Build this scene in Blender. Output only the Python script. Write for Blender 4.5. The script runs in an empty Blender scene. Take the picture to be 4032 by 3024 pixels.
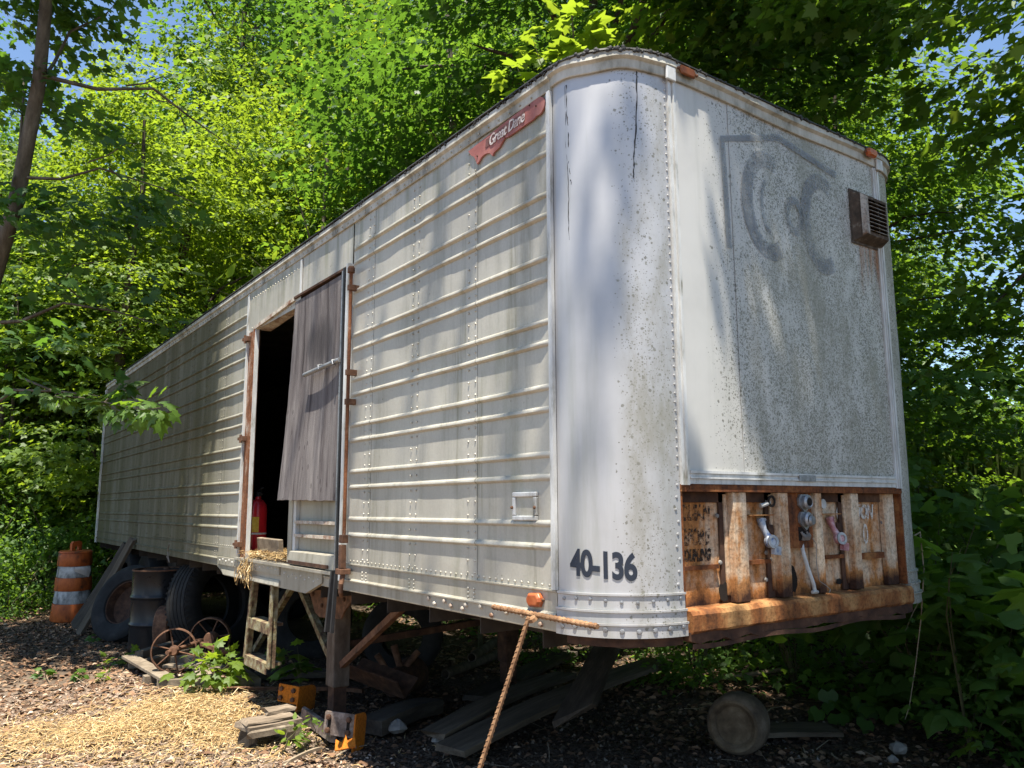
import bpy, math, random
import numpy as np
from mathutils import Vector, Matrix, Euler

SC = bpy.context.scene
COL = SC.collection
R = math.radians

# ------------------------------------------------------------------ camera
cam_d = bpy.data.cameras.new('camera')
cam = bpy.data.objects.new('camera', cam_d)
COL.objects.link(cam)
YAW, PITCH, ROLL = 0.6229, 0.1516, -0.0048
fw = Vector((math.sin(YAW) * math.cos(PITCH), math.cos(YAW) * math.cos(PITCH), math.sin(PITCH)))
rt = Vector((math.cos(YAW), -math.sin(YAW), 0))
up = rt.cross(fw)
r2 = rt * math.cos(ROLL) + up * math.sin(ROLL)
u2 = -rt * math.sin(ROLL) + up * math.cos(ROLL)
cam.matrix_world = Matrix((
    (r2.x, u2.x, -fw.x, -2.1559), (r2.y, u2.y, -fw.y, -2.3128), (r2.z, u2.z, -fw.z, 1.5652), (0, 0, 0, 1)))
cam_d.sensor_width = 36
cam_d.lens = 3153.0 / 4032 * 36
cam_d.clip_start = 0.05
cam_d.clip_end = 600
SC.camera = cam

# ------------------------------------------------------------------ light
SUN = Vector((-0.19, -0.21, 0.96)).normalized()
ELEV = math.asin(SUN.z)
world = bpy.data.worlds.new('World')
SC.world = world
world.use_nodes = True
wn = world.node_tree
bg = wn.nodes['Background']
sky = wn.nodes.new('ShaderNodeTexSky')
sky.sky_type = 'NISHITA'
sky.sun_disc = False
sky.sun_elevation = ELEV
sky.sun_rotation = math.atan2(SUN.x, SUN.y)
sky.air_density = 1.0
sky.dust_density = 0.1
sky.ozone_density = 2.5
wn.links.new(sky.outputs[0], bg.inputs[0])
bg.inputs[1].default_value = 0.085
sun_d = bpy.data.lights.new('sun', 'SUN')
sun_d.energy = 5.0
sun_d.angle = R(0.55)
sun_d.color = (1.0, 0.94, 0.83)
sun = bpy.data.objects.new('sun', sun_d)
sun.rotation_euler = SUN.to_track_quat('Z', 'Y').to_euler()
sun.location = (-6, -7, 30)
COL.objects.link(sun)
SC.view_settings.view_transform = 'Standard'
SC.view_settings.look = 'None'
SC.view_settings.gamma = 1
SC.view_settings.use_curve_mapping = False
SC.view_settings.exposure = 1.45
SC.render.engine = 'CYCLES'
SC.cycles.max_bounces = 8
SC.cycles.diffuse_bounces = 3
SC.cycles.transmission_bounces = 6
SC.cycles.caustics_reflective = False
SC.cycles.caustics_refractive = False

# ------------------------------------------------------------------ materials
class NT:
    def __init__(s, name):
        s.m = bpy.data.materials.new(name)
        s.m.use_nodes = True
        s.t = s.m.node_tree
        s.t.nodes.clear()
        s.out = s.n('OutputMaterial')
        s.b = s.n('BsdfPrincipled')
        s.l(s.b.outputs[0], s.out.inputs[0])
        s.tc = s.n('TexCoord')
    def n(s, kind, **kw):
        nd = s.t.nodes.new('ShaderNode' + kind)
        for k, v in kw.items():
            setattr(nd, k, v)
        return nd
    def l(s, a, b):
        s.t.links.new(a, b)
    def set(s, sock, v):
        if hasattr(v, 'is_linked') or isinstance(v, bpy.types.NodeSocket):
            s.l(v, sock)
        else:
            sock.default_value = v if not isinstance(v, tuple) or len(v) != 3 or sock.type != 'RGBA' else (*v, 1)
    def coord(s, scale=(1, 1, 1), loc=(0, 0, 0), src='Object'):
        mp = s.n('Mapping')
        s.l(s.tc.outputs[src], mp.inputs[0])
        mp.inputs['Scale'].default_value = scale
        mp.inputs['Location'].default_value = loc
        return mp.outputs[0]
    def noise(s, scale, detail=4, rough=.6, stretch=(1, 1, 1), loc=(0, 0, 0), dist=0):
        nd = s.n('TexNoise')
        s.l(s.coord(stretch, loc), nd.inputs['Vector'])
        nd.inputs['Scale'].default_value = scale
        nd.inputs['Detail'].default_value = detail
        nd.inputs['Roughness'].default_value = rough
        nd.inputs['Distortion'].default_value = dist
        return nd.outputs['Fac']
    def voro(s, scale, stretch=(1, 1, 1)):
        nd = s.n('TexVoronoi')
        s.l(s.coord(stretch), nd.inputs['Vector'])
        nd.inputs['Scale'].default_value = scale
        return nd
    def ramp(s, fac, stops, interp='LINEAR'):
        nd = s.n('ValToRGB')
        nd.color_ramp.interpolation = interp
        els = nd.color_ramp.elements
        while len(els) < len(stops):
            els.new(0.5)
        for e, (p, c) in zip(els, stops):
            e.position = p
            e.color = (*c, 1) if isinstance(c, tuple) else (c, c, c, 1)
        s.l(fac, nd.inputs[0])
        return nd.outputs[0]
    def mr(s, v, a, b, c=0., d=1.):
        nd = s.n('MapRange')
        nd.clamp = True
        nd.interpolation_type = 'SMOOTHSTEP'
        s.set(nd.inputs[0], v)
        for i, x in enumerate((a, b, c, d)):
            nd.inputs[i + 1].default_value = x
        return nd.outputs[0]
    def math(s, op, a, b=0.):
        nd = s.n('Math', operation=op)
        s.set(nd.inputs[0], a)
        s.set(nd.inputs[1], b)
        return nd.outputs[0]
    def mix(s, f, a, b, mode='MIX'):
        nd = s.n('MixRGB', blend_type=mode)
        s.set(nd.inputs[0], f)
        s.set(nd.inputs[1], a)
        s.set(nd.inputs[2], b)
        return nd.outputs[0]
    def xyz(s):
        nd = s.n('SeparateXYZ')
        s.l(s.tc.outputs['Object'], nd.inputs[0])
        return nd.outputs
    def bump(s, h, strength=.3, dist=.01):
        nd = s.n('Bump')
        nd.inputs['Strength'].default_value = strength
        nd.inputs['Distance'].default_value = dist
        s.l(h, nd.inputs['Height'])
        s.l(nd.outputs[0], s.b.inputs['Normal'])
    def fin(s, color, rough=.7, metal=0., spec=.3):
        s.set(s.b.inputs['Base Color'], color)
        s.set(s.b.inputs['Roughness'], rough)
        s.set(s.b.inputs['Metallic'], metal)
        s.b.inputs['Specular IOR Level'].default_value = spec
        return s.m

def speckled(name, stops, scale=8, stretch=(1, 1, 1), rough=.75, metal=0., bump=.25, bdist=.004, spec=.3, detail=6):
    t = NT(name)
    f = t.noise(scale, detail, .65, stretch)
    c = t.ramp(f, stops)
    t.bump(t.noise(scale * 4, 4, .7, stretch), bump, bdist)
    return t.fin(c, rough, metal, spec)

def rust_mat(name, cream, orange, dark, amount=.5, low=None):
    """painted steel rusting in vertical streaks"""
    t = NT(name)
    streak = t.noise(9, 6, .65, (1, 1, .22))
    blot = t.noise(5.5, 8, .74)
    f = t.math('ADD', t.math('MULTIPLY', streak, .55), t.math('MULTIPLY', blot, .5))
    if low is not None:
        z = t.xyz()[2]
        f = t.math('ADD', f, t.mr(z, low + .16, low, 0, .34))
    a = .62 - amount * .22
    c = t.ramp(f, [(a - .1, cream), (a - .01, tuple(.55 * x + .45 * y for x, y in zip(cream, orange))), (a + .07, orange),
                   (a + .15, tuple(.45 * x + .55 * y for x, y in zip(orange, dark))), (a + .24, dark)])
    fine = t.noise(60, 5, .7)
    c = t.mix(.7, c, t.ramp(fine, [(.36, .30), (.52, .85), (.7, 1.)]), 'MULTIPLY')
    t.bump(t.noise(35, 6, .75), .45, .006)
    return t.fin(c, .82, .0, .25)

M = {}
def side_alu(name, base=(.485, .458, .392), dirt=(.17, .16, .11), algae_shade=(.056, .051, .022)):
    t = NT(name)
    x, y, z = t.xyz()
    streak = t.noise(5.5, 7, .7, (1, 1, .10))
    cloud = t.noise(1.1, 5, .6)
    fine = t.noise(70, 4, .7)
    c = t.mix(t.mr(cloud, .35, .7), base, tuple(v * .80 for v in base))
    d1 = t.math('MULTIPLY', t.mr(streak, .47, .72), t.mr(cloud, .3, .65, .15, .75))
    c = t.mix(d1, c, dirt)
    fs_ = t.math('MULTIPLY', t.mr(t.noise(14, 6, .7, (1, 1, .05), (2, 5, 0)), .52, .70), t.mr(t.noise(1.7, 4, .6, (1, 1, .5), (7, 1, 3)), .42, .62))
    c = t.mix(t.math('MULTIPLY', fs_, .6), c, (.16, .15, .085))
    gr = t.math('MULTIPLY', t.mr(t.noise(2.2, 6, .7, (1, 1, .3), (0, 9, 2)), .55, .72), .45)
    c = t.mix(gr, c, (.26, .26, .17))
    # drips from the top rail
    topf = t.math('MULTIPLY', t.mr(z, 3.0, 3.45), t.mr(t.noise(9, 5, .6, (1, 1, .07)), .45, .62))
    c = t.mix(t.math('MULTIPLY', topf, .55), c, (.20, .20, .12))
    # rear half: algal growth, its tone deepened to paint in tree shade
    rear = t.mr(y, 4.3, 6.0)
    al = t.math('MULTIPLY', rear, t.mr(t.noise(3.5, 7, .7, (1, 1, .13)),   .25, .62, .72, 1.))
    c = t.mix(al, c, t.mix(t.mr(fine, .35, .65), algae_shade, (.10, .09, .042)))
    c = t.mix(.25, c, t.ramp(fine, [(.3, .6), (.62, 1.)]), 'MULTIPLY')
    spot = t.voro(28)
    sp = t.math('MULTIPLY', t.mr(spot.outputs['Distance'], .20, .12), t.mr(t.noise(2.3, 4, .6), .6, .68))
    c = t.mix(t.math('MULTIPLY', sp, .7), c, (.13, .115, .07))
    t.bump(t.math('ADD', t.noise(3.0, 3, .5), t.math('MULTIPLY', t.noise(55, 4, .7), .05)), .16, .03)
    return t.fin(c, t.mr(rear, 0, 1, .5, .8), t.mr(rear, 0, 1, .25, 0.), .4)
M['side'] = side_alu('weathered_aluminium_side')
M['rail'] = side_alu('weathered_aluminium_rail', (.43, .40, .33), (.16, .14, .095), (.055, .05, .027))

def front_alu(name, base, lich, cx, wide, streaky=.3, metal=.2):
    """painted sheet with round lichen spots, thickest about x = cx"""
    t = NT(name)
    x, y, z = t.xyz()
    cloud = t.noise(1.6, 5, .6)
    c = t.mix(t.mr(cloud, .35, .7), base, tuple(v * .84 for v in base))
    st = t.math('MULTIPLY', t.mr(t.noise(6, 7, .7, (1, 1, .08)), .48, .75), streaky)
    c = t.mix(st, c, (.24, .25, .20))
    mask = t.mr(t.math('ABSOLUTE', t.math('SUBTRACT', x, cx)), wide, wide * .45)
    patch = t.noise(2.6, 8, .78, (1, 1, .5), (3, 0, 1))
    dens = t.math('MULTIPLY', mask, t.mr(patch, .36, .60, .12, 1.15))
    for sc, lo, lo2 in ((40, .36, .22), (70, .42, .24), (115, .44, .26), (170, .46, .28)):
        v = t.voro(sc)
        rnd = t.n('SeparateColor')
        t.l(v.outputs['Color'], rnd.inputs[0])
        dd = t.math('ADD', v.outputs['Distance'], t.math('MULTIPLY', t.math('SUBTRACT', t.noise(150, 2, .5), .5), .35))
        on = t.math('MULTIPLY', t.mr(dd, lo, lo2), t.math('LESS_THAN', rnd.outputs[0], t.math('MULTIPLY', dens, lich)))
        c = t.mix(t.math('MULTIPLY', on, .85), c, t.mix(rnd.outputs[1], (.13, .125, .10), (.22, .215, .18)))
    film = t.math('MULTIPLY', dens, t.mr(t.noise(4, 7, .72, (1, 1, .35)), .38, .62, 0, .85))
    c = t.mix(t.math('MULTIPLY', film, .8), c, (.24, .225, .175))
    t.bump(t.noise(2.2, 3, .5), .10, .03)
    return t.fin(c, .46, metal, .45)
M['front'] = front_alu('lichen_spotted_front_sheet', (.56, .545, .51), 1.35, 1.60, 1.05)
M['corner'] = front_alu('smooth_corner_sheet', (.46, .455, .455), .16, .24, .15, .45, .38)
M['corner_far'] = front_alu('mossy_corner_sheet', (.50, .485, .44), 1.0, 2.2, 1.2, .5, .1)
M['trim'] = speckled('dirty_white_trim', [(.3, (.22, .21, .17)), (.45, (.5, .5, .48)), (.6, (.62, .62, .6))], 14, (1, 1, .3), .5, .2)
M['frontrail'] = speckled('stained_top_rail', [(.34, (.16, .15, .12)), (.47, (.36, .345, .29)), (.62, (.50, .485, .43))], 7, (1, 1, .4), .6, .1)
M['tar'] = speckled('roofing_tar', [(.3, (.012, .012, .012)), (.7, (.05, .048, .045))], 20, rough=.6)
M['roof'] = speckled('stained_roof_skin', [(.3, (.1, .095, .08)), (.7, (.28, .26, .22))], 3)
M['rust_face'] = rust_mat('rusted_cream_paint', (.70, .56, .40), (.46, .19, .055), (.055, .024, .014), .52, 1.07)
M['rust_post'] = rust_mat('streaked_cream_post', (.70, .58, .43), (.42, .19, .065), (.05, .022, .013), .40, 1.13)
M['rust_heavy'] = rust_mat('heavy_rust', (.40, .20, .07), (.20, .065, .020), (.022, .012, .009), .85)
M['rust_beam'] = rust_mat('rusted_beam', (.44, .25, .10), (.24, .09, .028), (.03, .016, .012), .62, .93)
M['rust_brown'] = speckled('brown_rust', [(.3, (.040, .022, .014)), (.5, (.115, .056, .032)), (.7, (.20, .105, .06))], 14, rough=.85)
M['rust_dark'] = speckled('dark_rust', [(.3, (.022, .012, .009)), (.55, (.07, .034, .02)), (.75, (.13, .07, .04))], 12, rough=.9)
M['rust_peel'] = rust_mat('peeling_white_over_rust', (.60, .55, .46), (.22, .085, .035), (.08, .034, .02), .22)
M['drum_brown'] = speckled('brown_grey_cast_rust', [(.3, (.045, .033, .023)), (.5, (.105, .078, .052)), (.7, (.18, .14, .10))], 9, rough=.9)
M['drum_face'] = speckled('tan_rust_face', [(.3, (.05, .034, .02)), (.5, (.115, .082, .05)), (.7, (.19, .145, .095))], 8, rough=.9)
M['leg_steel'] = speckled('worn_grey_brown_leg', [(.3, (.05, .032, .022)), (.5, (.11, .082, .062)), (.7, (.2, .165, .135))], 9, (1, 1, .4), rough=.85)
M['rust_jamb'] = rust_mat('rusted_jamb_paint', (.55, .50, .42), (.22, .085, .035), (.09, .038, .022), .86)
M['moss_steel'] = speckled('mossy_rusted_steel', [(.32, (.05, .03, .02)), (.45, (.14, .09, .055)), (.55, (.22, .19, .10)), (.68, (.32, .31, .24))], 16, rough=.9, bump=.6, bdist=.008)
M['under'] = speckled('grimy_underframe', [(.3, (.02, .016, .013)), (.7, (.06, .048, .038))], 6, rough=.9)
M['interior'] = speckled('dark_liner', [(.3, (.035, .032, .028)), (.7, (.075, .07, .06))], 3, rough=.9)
M['floor_board'] = speckled('trailer_floor_wood', [(.3, (.06, .045, .03)), (.7, (.13, .1, .07))], 8, (1, .1, 1))
M['black'] = speckled('black_rubber_strip', [(.3, (.012, .012, .013)), (.7, (.03, .03, .032))], 10, rough=.5)
M['rubber'] = speckled('old_tyre_rubber', [(.3, (.010, .010, .010)), (.6, (.022, .0215, .021)), (.8, (.045, .043, .04))], 7, rough=.8, spec=.2)
M['ink'] = speckled('navy_black_paint', [(.3, (.022, .028, .042)), (.7, (.034, .04, .058))], 20, rough=.5)
M['emblem'] = speckled('faded_red_badge', [(.3, (.22, .075, .065)), (.5, (.30, .11, .095)), (.7, (.38, .17, .14))], 9, rough=.6)
M['emblem_dark'] = speckled('dark_red_band', [(.3, (.10, .05, .045)), (.7, (.17, .07, .06))], 9, rough=.6)
M['letter'] = speckled('worn_cream_lettering', [(.35, (.34, .26, .24)), (.6, (.58, .54, .52))], 40, rough=.6)
M['amber'] = speckled('amber_lens', [(.3, (.30, .06, .015)), (.7, (.50, .15, .05))], 12, rough=.28, spec=.5)
M['amber_old'] = speckled('burnt_lens', [(.3, (.10, .03, .01)), (.7, (.22, .07, .02))], 12, rough=.4)
M['cast_alu'] = speckled('cast_aluminium', [(.3, (.17, .172, .175)), (.7, (.38, .385, .395))], 40, rough=.42, metal=.55)
M['glad_blue'] = speckled('blue_white_coupling', [(.38, (.08, .13, .28)), (.48, (.30, .33, .38)), (.7, (.5, .51, .53))], 28, rough=.4, metal=.2)
M['glad_red'] = speckled('pink_red_coupling', [(.35, (.26, .09, .10)), (.5, (.36, .17, .18)), (.7, (.5, .42, .42))], 28, rough=.4, metal=.2)
M['white_pipe'] = speckled('white_pipe', [(.3, (.28, .27, .24)), (.7, (.55, .55, .53))], 15, rough=.5)
M['hole'] = speckled('rusted_through_hole', [(.3, (.008, .006, .005)), (.7, (.02, .014, .01))], 20, rough=1)
M['orange'] = rust_mat('chipped_orange_paint', (.58, .175, .012), (.40, .12, .015), (.05, .03, .022), .28)
M['orange_worn'] = speckled('worn_grey_on_orange', [(.35, (.07, .05, .04)), (.5, (.2, .15, .12)), (.62, (.34, .28, .24)), (.75, (.5, .2, .03))], 11, rough=.85)
M['red'] = speckled('red_cylinder_paint', [(.3, (.42, .012, .018)), (.7, (.55, .02, .03))], 6, rough=.3, spec=.5, bump=.02)
M['yellow'] = speckled('yellow_label', [(.45, (.62, .42, .04)), (.55, (.7, .5, .08))], 30, rough=.5)
M['barrel_orange'] = speckled('scuffed_orange_plastic', [(.34, (.08, .03, .014)), (.47, (.34, .075, .016)), (.65, (.50, .12, .025))], 9, (1, 1, .5), rough=.55)
M['barrel_white'] = speckled('grimy_white_band', [(.34, (.10, .10, .095)), (.47, (.28, .275, .26)), (.65, (.58, .56, .53))], 9, (1, 1, .6), rough=.5)
M['barrel_torn'] = speckled('torn_pale_sheeting', [(.3, (.55, .5, .44)), (.7, (.7, .65, .6))], 6, rough=.6)
def drum_mat():
    t = NT('scratched_black_drum')
    c = t.ramp(t.noise(10, 6, .7, (1, 1, .5)), [(.3, (.007, .007, .008)), (.66, (.016, .017, .019)), (.74, (.08, .06, .045)), (.82, (.15, .08, .04))])
    return t.fin(c, t.mr(t.noise(6, 5, .6), .3, .7, .26, .45), .0, .3)
M['drum'] = drum_mat()
def wood(name, a, b, c, scale=6, stretch=(1, 1, .1), bump=.6):
    t = NT(name)
    f = t.noise(scale, 7, .68, stretch, dist=.3)
    col = t.ramp(f, [(.3, a), (.5, b), (.7, c)])
    fine = t.noise(scale * 6, 5, .7, stretch)
    col = t.mix(.6, col, t.ramp(fine, [(.3, .5), (.6, 1.)]), 'MULTIPLY')
    t.bump(fine, bump, .006)
    return t.fin(col, .88, 0, .2)
M['ply'] = wood('grey_weathered_plywood', (.13, .115, .115), (.225, .205, .20), (.31, .285, .275), 7, (1, 1.2, .12))
def ply():
    t = NT('grey_weathered_plywood_door')
    x, y, z = t.xyz()
    f = t.noise(9, 8, .7, (1, 1.3, .09), dist=.4)
    col = t.ramp(f, [(.34, (.050, .043, .043)), (.45, (.125, .11, .108)), (.58, (.185, .168, .162)), (.72, (.27, .245, .23))])
    # dark water stain in the upper middle, worn veneer flecks
    dy = t.math('DIVIDE', t.math('SUBTRACT', y, 3.02), .34)
    dz = t.math('DIVIDE', t.math('SUBTRACT', z, 2.72), .26)
    rr = t.math('ADD', t.math('MULTIPLY', dy, dy), t.math('MULTIPLY', dz, dz))
    rr = t.math('ADD', rr, t.math('MULTIPLY', t.noise(8, 6, .7, (1, 1, .3)), 1.4))
    col = t.mix(t.mr(rr, 1.5, .75, 0, .72), col, (.045, .042, .044))
    fl = t.voro(22, (1, 1.2, .5))
    fr = t.n('SeparateColor'); t.l(fl.outputs['Color'], fr.inputs[0])
    on = t.math('MULTIPLY', t.mr(fl.outputs['Distance'], .26, .16), t.math('LESS_THAN', fr.outputs[0], .30))
    col = t.mix(t.math('MULTIPLY', on, .7), col, (.055, .045, .045))
    fine = t.noise(50, 5, .7, (1, 1.2, .1))
    col = t.mix(.5, col, t.ramp(fine, [(.3, .55), (.6, 1.)]), 'MULTIPLY')
    t.bump(t.noise(18, 7, .75, (1, 1.3, .12)), .7, .008)
    return t.fin(col, .9, 0, .15)
M['ply_door'] = ply()
M['plank'] = wood('grey_old_plank', (.048, .037, .026), (.105, .082, .058), (.18, .145, .105), 7, (1, 1, .12))
M['plank_y'] = wood('grey_old_lumber', (.09, .07, .052), (.2, .16, .115), (.32, .265, .20), 5, (1, 1, 1))
M['bark'] = wood('grey_bark', (.05, .04, .03), (.115, .095, .07), (.2, .175, .14), 5, (1, 1, .25), 1.)
M['old_timber'] = wood('pale_rotten_timber', (.12, .092, .065), (.23, .18, .13), (.36, .29, .22), 6, (.3, 1, 1), .8)
M['bark_dark'] = wood('dark_bark', (.028, .022, .017), (.06, .048, .036), (.11, .09, .068), 5, (1, 1, .25), 1.)
M['stone'] = speckled('pale_rubble', [(.3, (.12, .108, .095)), (.7, (.27, .255, .23))], 8)
M['twig'] = speckled('dry_twig', [(.3, (.16, .12, .08)), (.7, (.36, .29, .2))], 14)
M['stem'] = speckled('green_brown_stem', [(.3, (.05, .045, .02)), (.7, (.12, .11, .05))], 14)

def leaf_mat(name, dark, light, glow, trans=.42):
    t = NT(name)
    geo = t.n('NewGeometry')
    oi = t.n('ObjectInfo')
    rnd = geo.outputs['Random Per Island']
    rnd = t.math('FRACT', t.math('ADD', rnd, t.math('MULTIPLY', oi.outputs['Random'], 7.31)))
    c = t.mix(rnd, dark, light)
    g = t.mix(rnd, tuple(v * .75 for v in glow), glow)
    t.fin(c, .5, 0, .35)
    tr = t.n('BsdfTranslucent')
    t.l(g, tr.inputs[0])
    mx = t.n('MixShader')
    mx.inputs[0].default_value = trans
    t.l(t.b.outputs[0], mx.inputs[1])
    t.l(tr.outputs[0], mx.inputs[2])
    t.l(mx.outputs[0], t.out.inputs[0])
    return t.m
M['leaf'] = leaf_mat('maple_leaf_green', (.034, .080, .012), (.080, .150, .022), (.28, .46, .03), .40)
M['leaf_y'] = leaf_mat('maple_leaf_sunlit', (.060, .115, .014), (.120, .185, .022), (.38, .52, .03), .47)  # brighter copy for crowns in the sun: sunlight put into the colour
M['leaf_d'] = leaf_mat('maple_leaf_shaded', (.022, .058, .014), (.048, .105, .022), (.18, .36, .03), .38)  # darker copy for crowns in shade: shade put into the colour
M['leaf_u'] = leaf_mat('understory_leaf', (.038, .085, .018), (.080, .150, .03), (.30, .50, .04), .44)
M['grass'] = leaf_mat('tall_grass_blade', (.08, .14, .03), (.16, .22, .06), (.3, .42, .06), .4)

def litter_mat(name, stops, trans=.0):
    t = NT(name)
    geo = t.n('NewGeometry')
    c = t.ramp(geo.outputs['Random Per Island'], stops)
    return t.fin(c, .8, 0, .25)
M['litter'] = litter_mat('dry_leaf_litter', [(0, (.06, .033, .019)), (.4, (.145, .080, .045)), (.75, (.22, .13, .075)), (.95, (.28, .185, .115)), (1, (.38, .28, .19))])
M['litter_pale'] = litter_mat('sunlit_leaf_litter', [(0, (.11, .07, .05)), (.35, (.23, .155, .11)), (.75, (.34, .25, .185)), (.95, (.42, .33, .25)), (1, (.52, .45, .37))])  # paler litter for the sunlit foreground: light put into the leaf colour
M['straw'] = litter_mat('golden_straw', [(0, (.21, .125, .05)), (.5, (.36, .235, .10)), (.85, (.47, .34, .16)), (1, (.6, .5, .32))])
M['chips'] = litter_mat('dark_soil_crumbs', [(0, (.03, .021, .014)), (.6, (.075, .053, .036)), (.92, (.13, .10, .072)), (1, (.26, .22, .18))])

def ground_mat():
    t = NT('forest_soil')
    a = t.noise(1.2, 8, .7)
    b = t.noise(22, 6, .75)
    v = t.voro(30)
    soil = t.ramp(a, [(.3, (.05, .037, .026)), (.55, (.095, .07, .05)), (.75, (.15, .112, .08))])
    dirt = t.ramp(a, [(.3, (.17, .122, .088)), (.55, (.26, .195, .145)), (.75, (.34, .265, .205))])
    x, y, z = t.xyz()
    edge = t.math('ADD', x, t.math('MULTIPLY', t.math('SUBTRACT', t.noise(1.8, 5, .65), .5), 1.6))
    lit_dirt = t.math('MULTIPLY', t.mr(edge, .35, -.35), t.mr(t.math('ADD', y, t.math('MULTIPLY', t.noise(1.3, 4, .6), 2)), 8.2, 6.6))  # paler dirt in the open, dark soil beneath the trailer: its shade painted in
    c = t.mix(lit_dirt, soil, dirt)
    c = t.mix(.7, c, t.ramp(b, [(.3, .4), (.7, 1.25)]), 'MULTIPLY')
    c = t.mix(t.math('MULTIPLY', t.mr(v.outputs['Distance'], .5, .1), .25), c, (.22, .165, .115))
    t.bump(t.math('ADD', b, v.outputs['Distance']), .8, .03)
    return t.fin(c, .95, 0, .1)
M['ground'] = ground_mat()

# ------------------------------------------------------------------ mesh builder
def frame(d, hint=(0, 0, 1)):
    d = Vector(d).normalized()
    h = Vector(hint)
    if abs(d.dot(h)) > .98:
        h = Vector((1, 0, 0))
    a = h.cross(d).normalized()
    return d, a, d.cross(a).normalized()

class MB:
    def __init__(s):
        s.v, s.f = [], []
    def add(s, vs, fs):
        k = len(s.v)
        s.v += [tuple(p) for p in vs]
        s.f += [tuple(i + k for i in f) for f in fs]
        return s
    def hexa(s, p):
        return s.add(p, [(0, 3, 2, 1), (4, 5, 6, 7), (0, 1, 5, 4), (1, 2, 6, 5), (2, 3, 7, 6), (3, 0, 4, 7)])
    def box(s, a, b):
        (x0, y0, z0), (x1, y1, z1) = a, b
        x0, x1 = sorted((x0, x1)); y0, y1 = sorted((y0, y1)); z0, z1 = sorted((z0, z1))
        return s.hexa([(x0, y0, z0), (x1, y0, z0), (x1, y1, z0), (x0, y1, z0), (x0, y0, z1), (x1, y0, z1), (x1, y1, z1), (x0, y1, z1)])
    def bar(s, p0, p1, w, h, hint=(0, 0, 1), w1=None, h1=None):
        """box section between two points; w across, h along hint"""
        p0, p1 = Vector(p0), Vector(p1)
        d, a, b = frame(p1 - p0, hint)
        w1, h1 = w1 or w, h1 or h
        q = []
        for p, ww, hh in ((p0, w, h), (p1, w1, h1)):
            q += [p - a * ww / 2 - b * hh / 2, p + a * ww / 2 - b * hh / 2, p + a * ww / 2 + b * hh / 2, p - a * ww / 2 + b * hh / 2]
        return s.hexa(q)
    def tube(s, pts, rad, n=8, cap=True):
        pts = [Vector(p) for p in pts]
        rad = rad if isinstance(rad, (list, tuple)) else [rad] * len(pts)
        vs, fs = [], []
        prev = None
        for i, p in enumerate(pts):
            t = (pts[min(i + 1, len(pts) - 1)] - pts[max(i - 1, 0)]).normalized()
            if prev is None:
                _, a, b = frame(t)
            else:
                a = (prev - t * prev.dot(t)).normalized()
                b = t.cross(a)
            prev = a
            for k in range(n):
                an = 2 * math.pi * k / n
                vs.append(p + (a * math.cos(an) + b * math.sin(an)) * rad[i])
        for i in range(len(pts) - 1):
            for k in range(n):
                fs.append((i * n + k, i * n + (k + 1) % n, (i + 1) * n + (k + 1) % n, (i + 1) * n + k))
        if cap:
            fs.append(tuple(range(n))[::-1])
            fs.append(tuple((len(pts) - 1) * n + k for k in range(n)))
        return s.add(vs, fs)
    def lathe(s, prof, c=(0, 0, 0), axis=(0, 0, 1), n=24, closed=False, hint=(0, 1, 0), a0=0., a1=2 * math.pi):
        """prof: (radius, height) pairs about an axis through c"""
        c = Vector(c)
        d, a, b = frame(axis, hint)
        full = abs(a1 - a0 - 2 * math.pi) < 1e-6
        m = n if full else n + 1
        vs, fs = [], []
        for k in range(m):
            an = a0 + (a1 - a0) * k / n
            e = a * math.cos(an) + b * math.sin(an)
            for r, h in prof:
                vs.append(c + e * r + d * h)
        q = len(prof)
        for k in range(n):
            for j in range(q if closed else q - 1):
                j2 = (j + 1) % q
                k2 = (k + 1) % m
                fs.append((k * q + j, k2 * q + j, k2 * q + j2, k * q + j2))
        return s.add(vs, fs)
    def prism(s, outline, o, ax, ay, depth):
        """flat outline (2-D) in the plane of ax, ay at o, thickened along depth (vector)"""
        o, ax, ay, dp = Vector(o), Vector(ax), Vector(ay), Vector(depth)
        n = len(outline)
        vs = [o + ax * u + ay * v for u, v in outline]
        vs += [p + dp for p in vs]
        fs = [tuple(range(n))[::-1], tuple(range(n, 2 * n))]
        fs += [(i, (i + 1) % n, n + (i + 1) % n, n + i) for i in range(n)]
        return s.add(vs, fs)
    def dome(s, c, nrm, r, h, n=6):
        c, nrm = Vector(c), Vector(nrm)
        d, a, b = frame(nrm)
        vs = []
        for rr, hh in ((1, 0), (.8, .7)):
            vs += [c + (a * math.cos(2 * math.pi * k / n) + b * math.sin(2 * math.pi * k / n)) * r * rr + d * h * hh for k in range(n)]
        vs.append(c + d * h)
        fs = [(k, (k + 1) % n, n + (k + 1) % n, n + k) for k in range(n)]
        fs += [(n + k, n + (k + 1) % n, 2 * n) for k in range(n)]
        return s.add(vs, fs)
    def build(s, name, mat, parent=None, smooth=False, label=None, kind=None, bevel=0.):
        me = bpy.data.meshes.new(name)
        me.from_pydata([tuple(p) for p in s.v], [], s.f)
        me.materials.append(M[mat] if isinstance(mat, str) else mat)
        o = bpy.data.objects.new(name, me)
        COL.objects.link(o)
        if parent is not None:
            o.parent = parent
        if smooth:
            me.polygons.foreach_set('use_smooth', [True] * len(me.polygons))
            me.update()
            try:
                me.set_sharp_from_angle(angle=R(40))
            except Exception:
                pass
        if bevel:
            md = o.modifiers.new('bevel', 'BEVEL')
            md.width = bevel
            md.segments = 2
            md.limit_method = 'ANGLE'
        if label:
            o['label'] = label
        if kind:
            o['kind'] = kind
        return o

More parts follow.
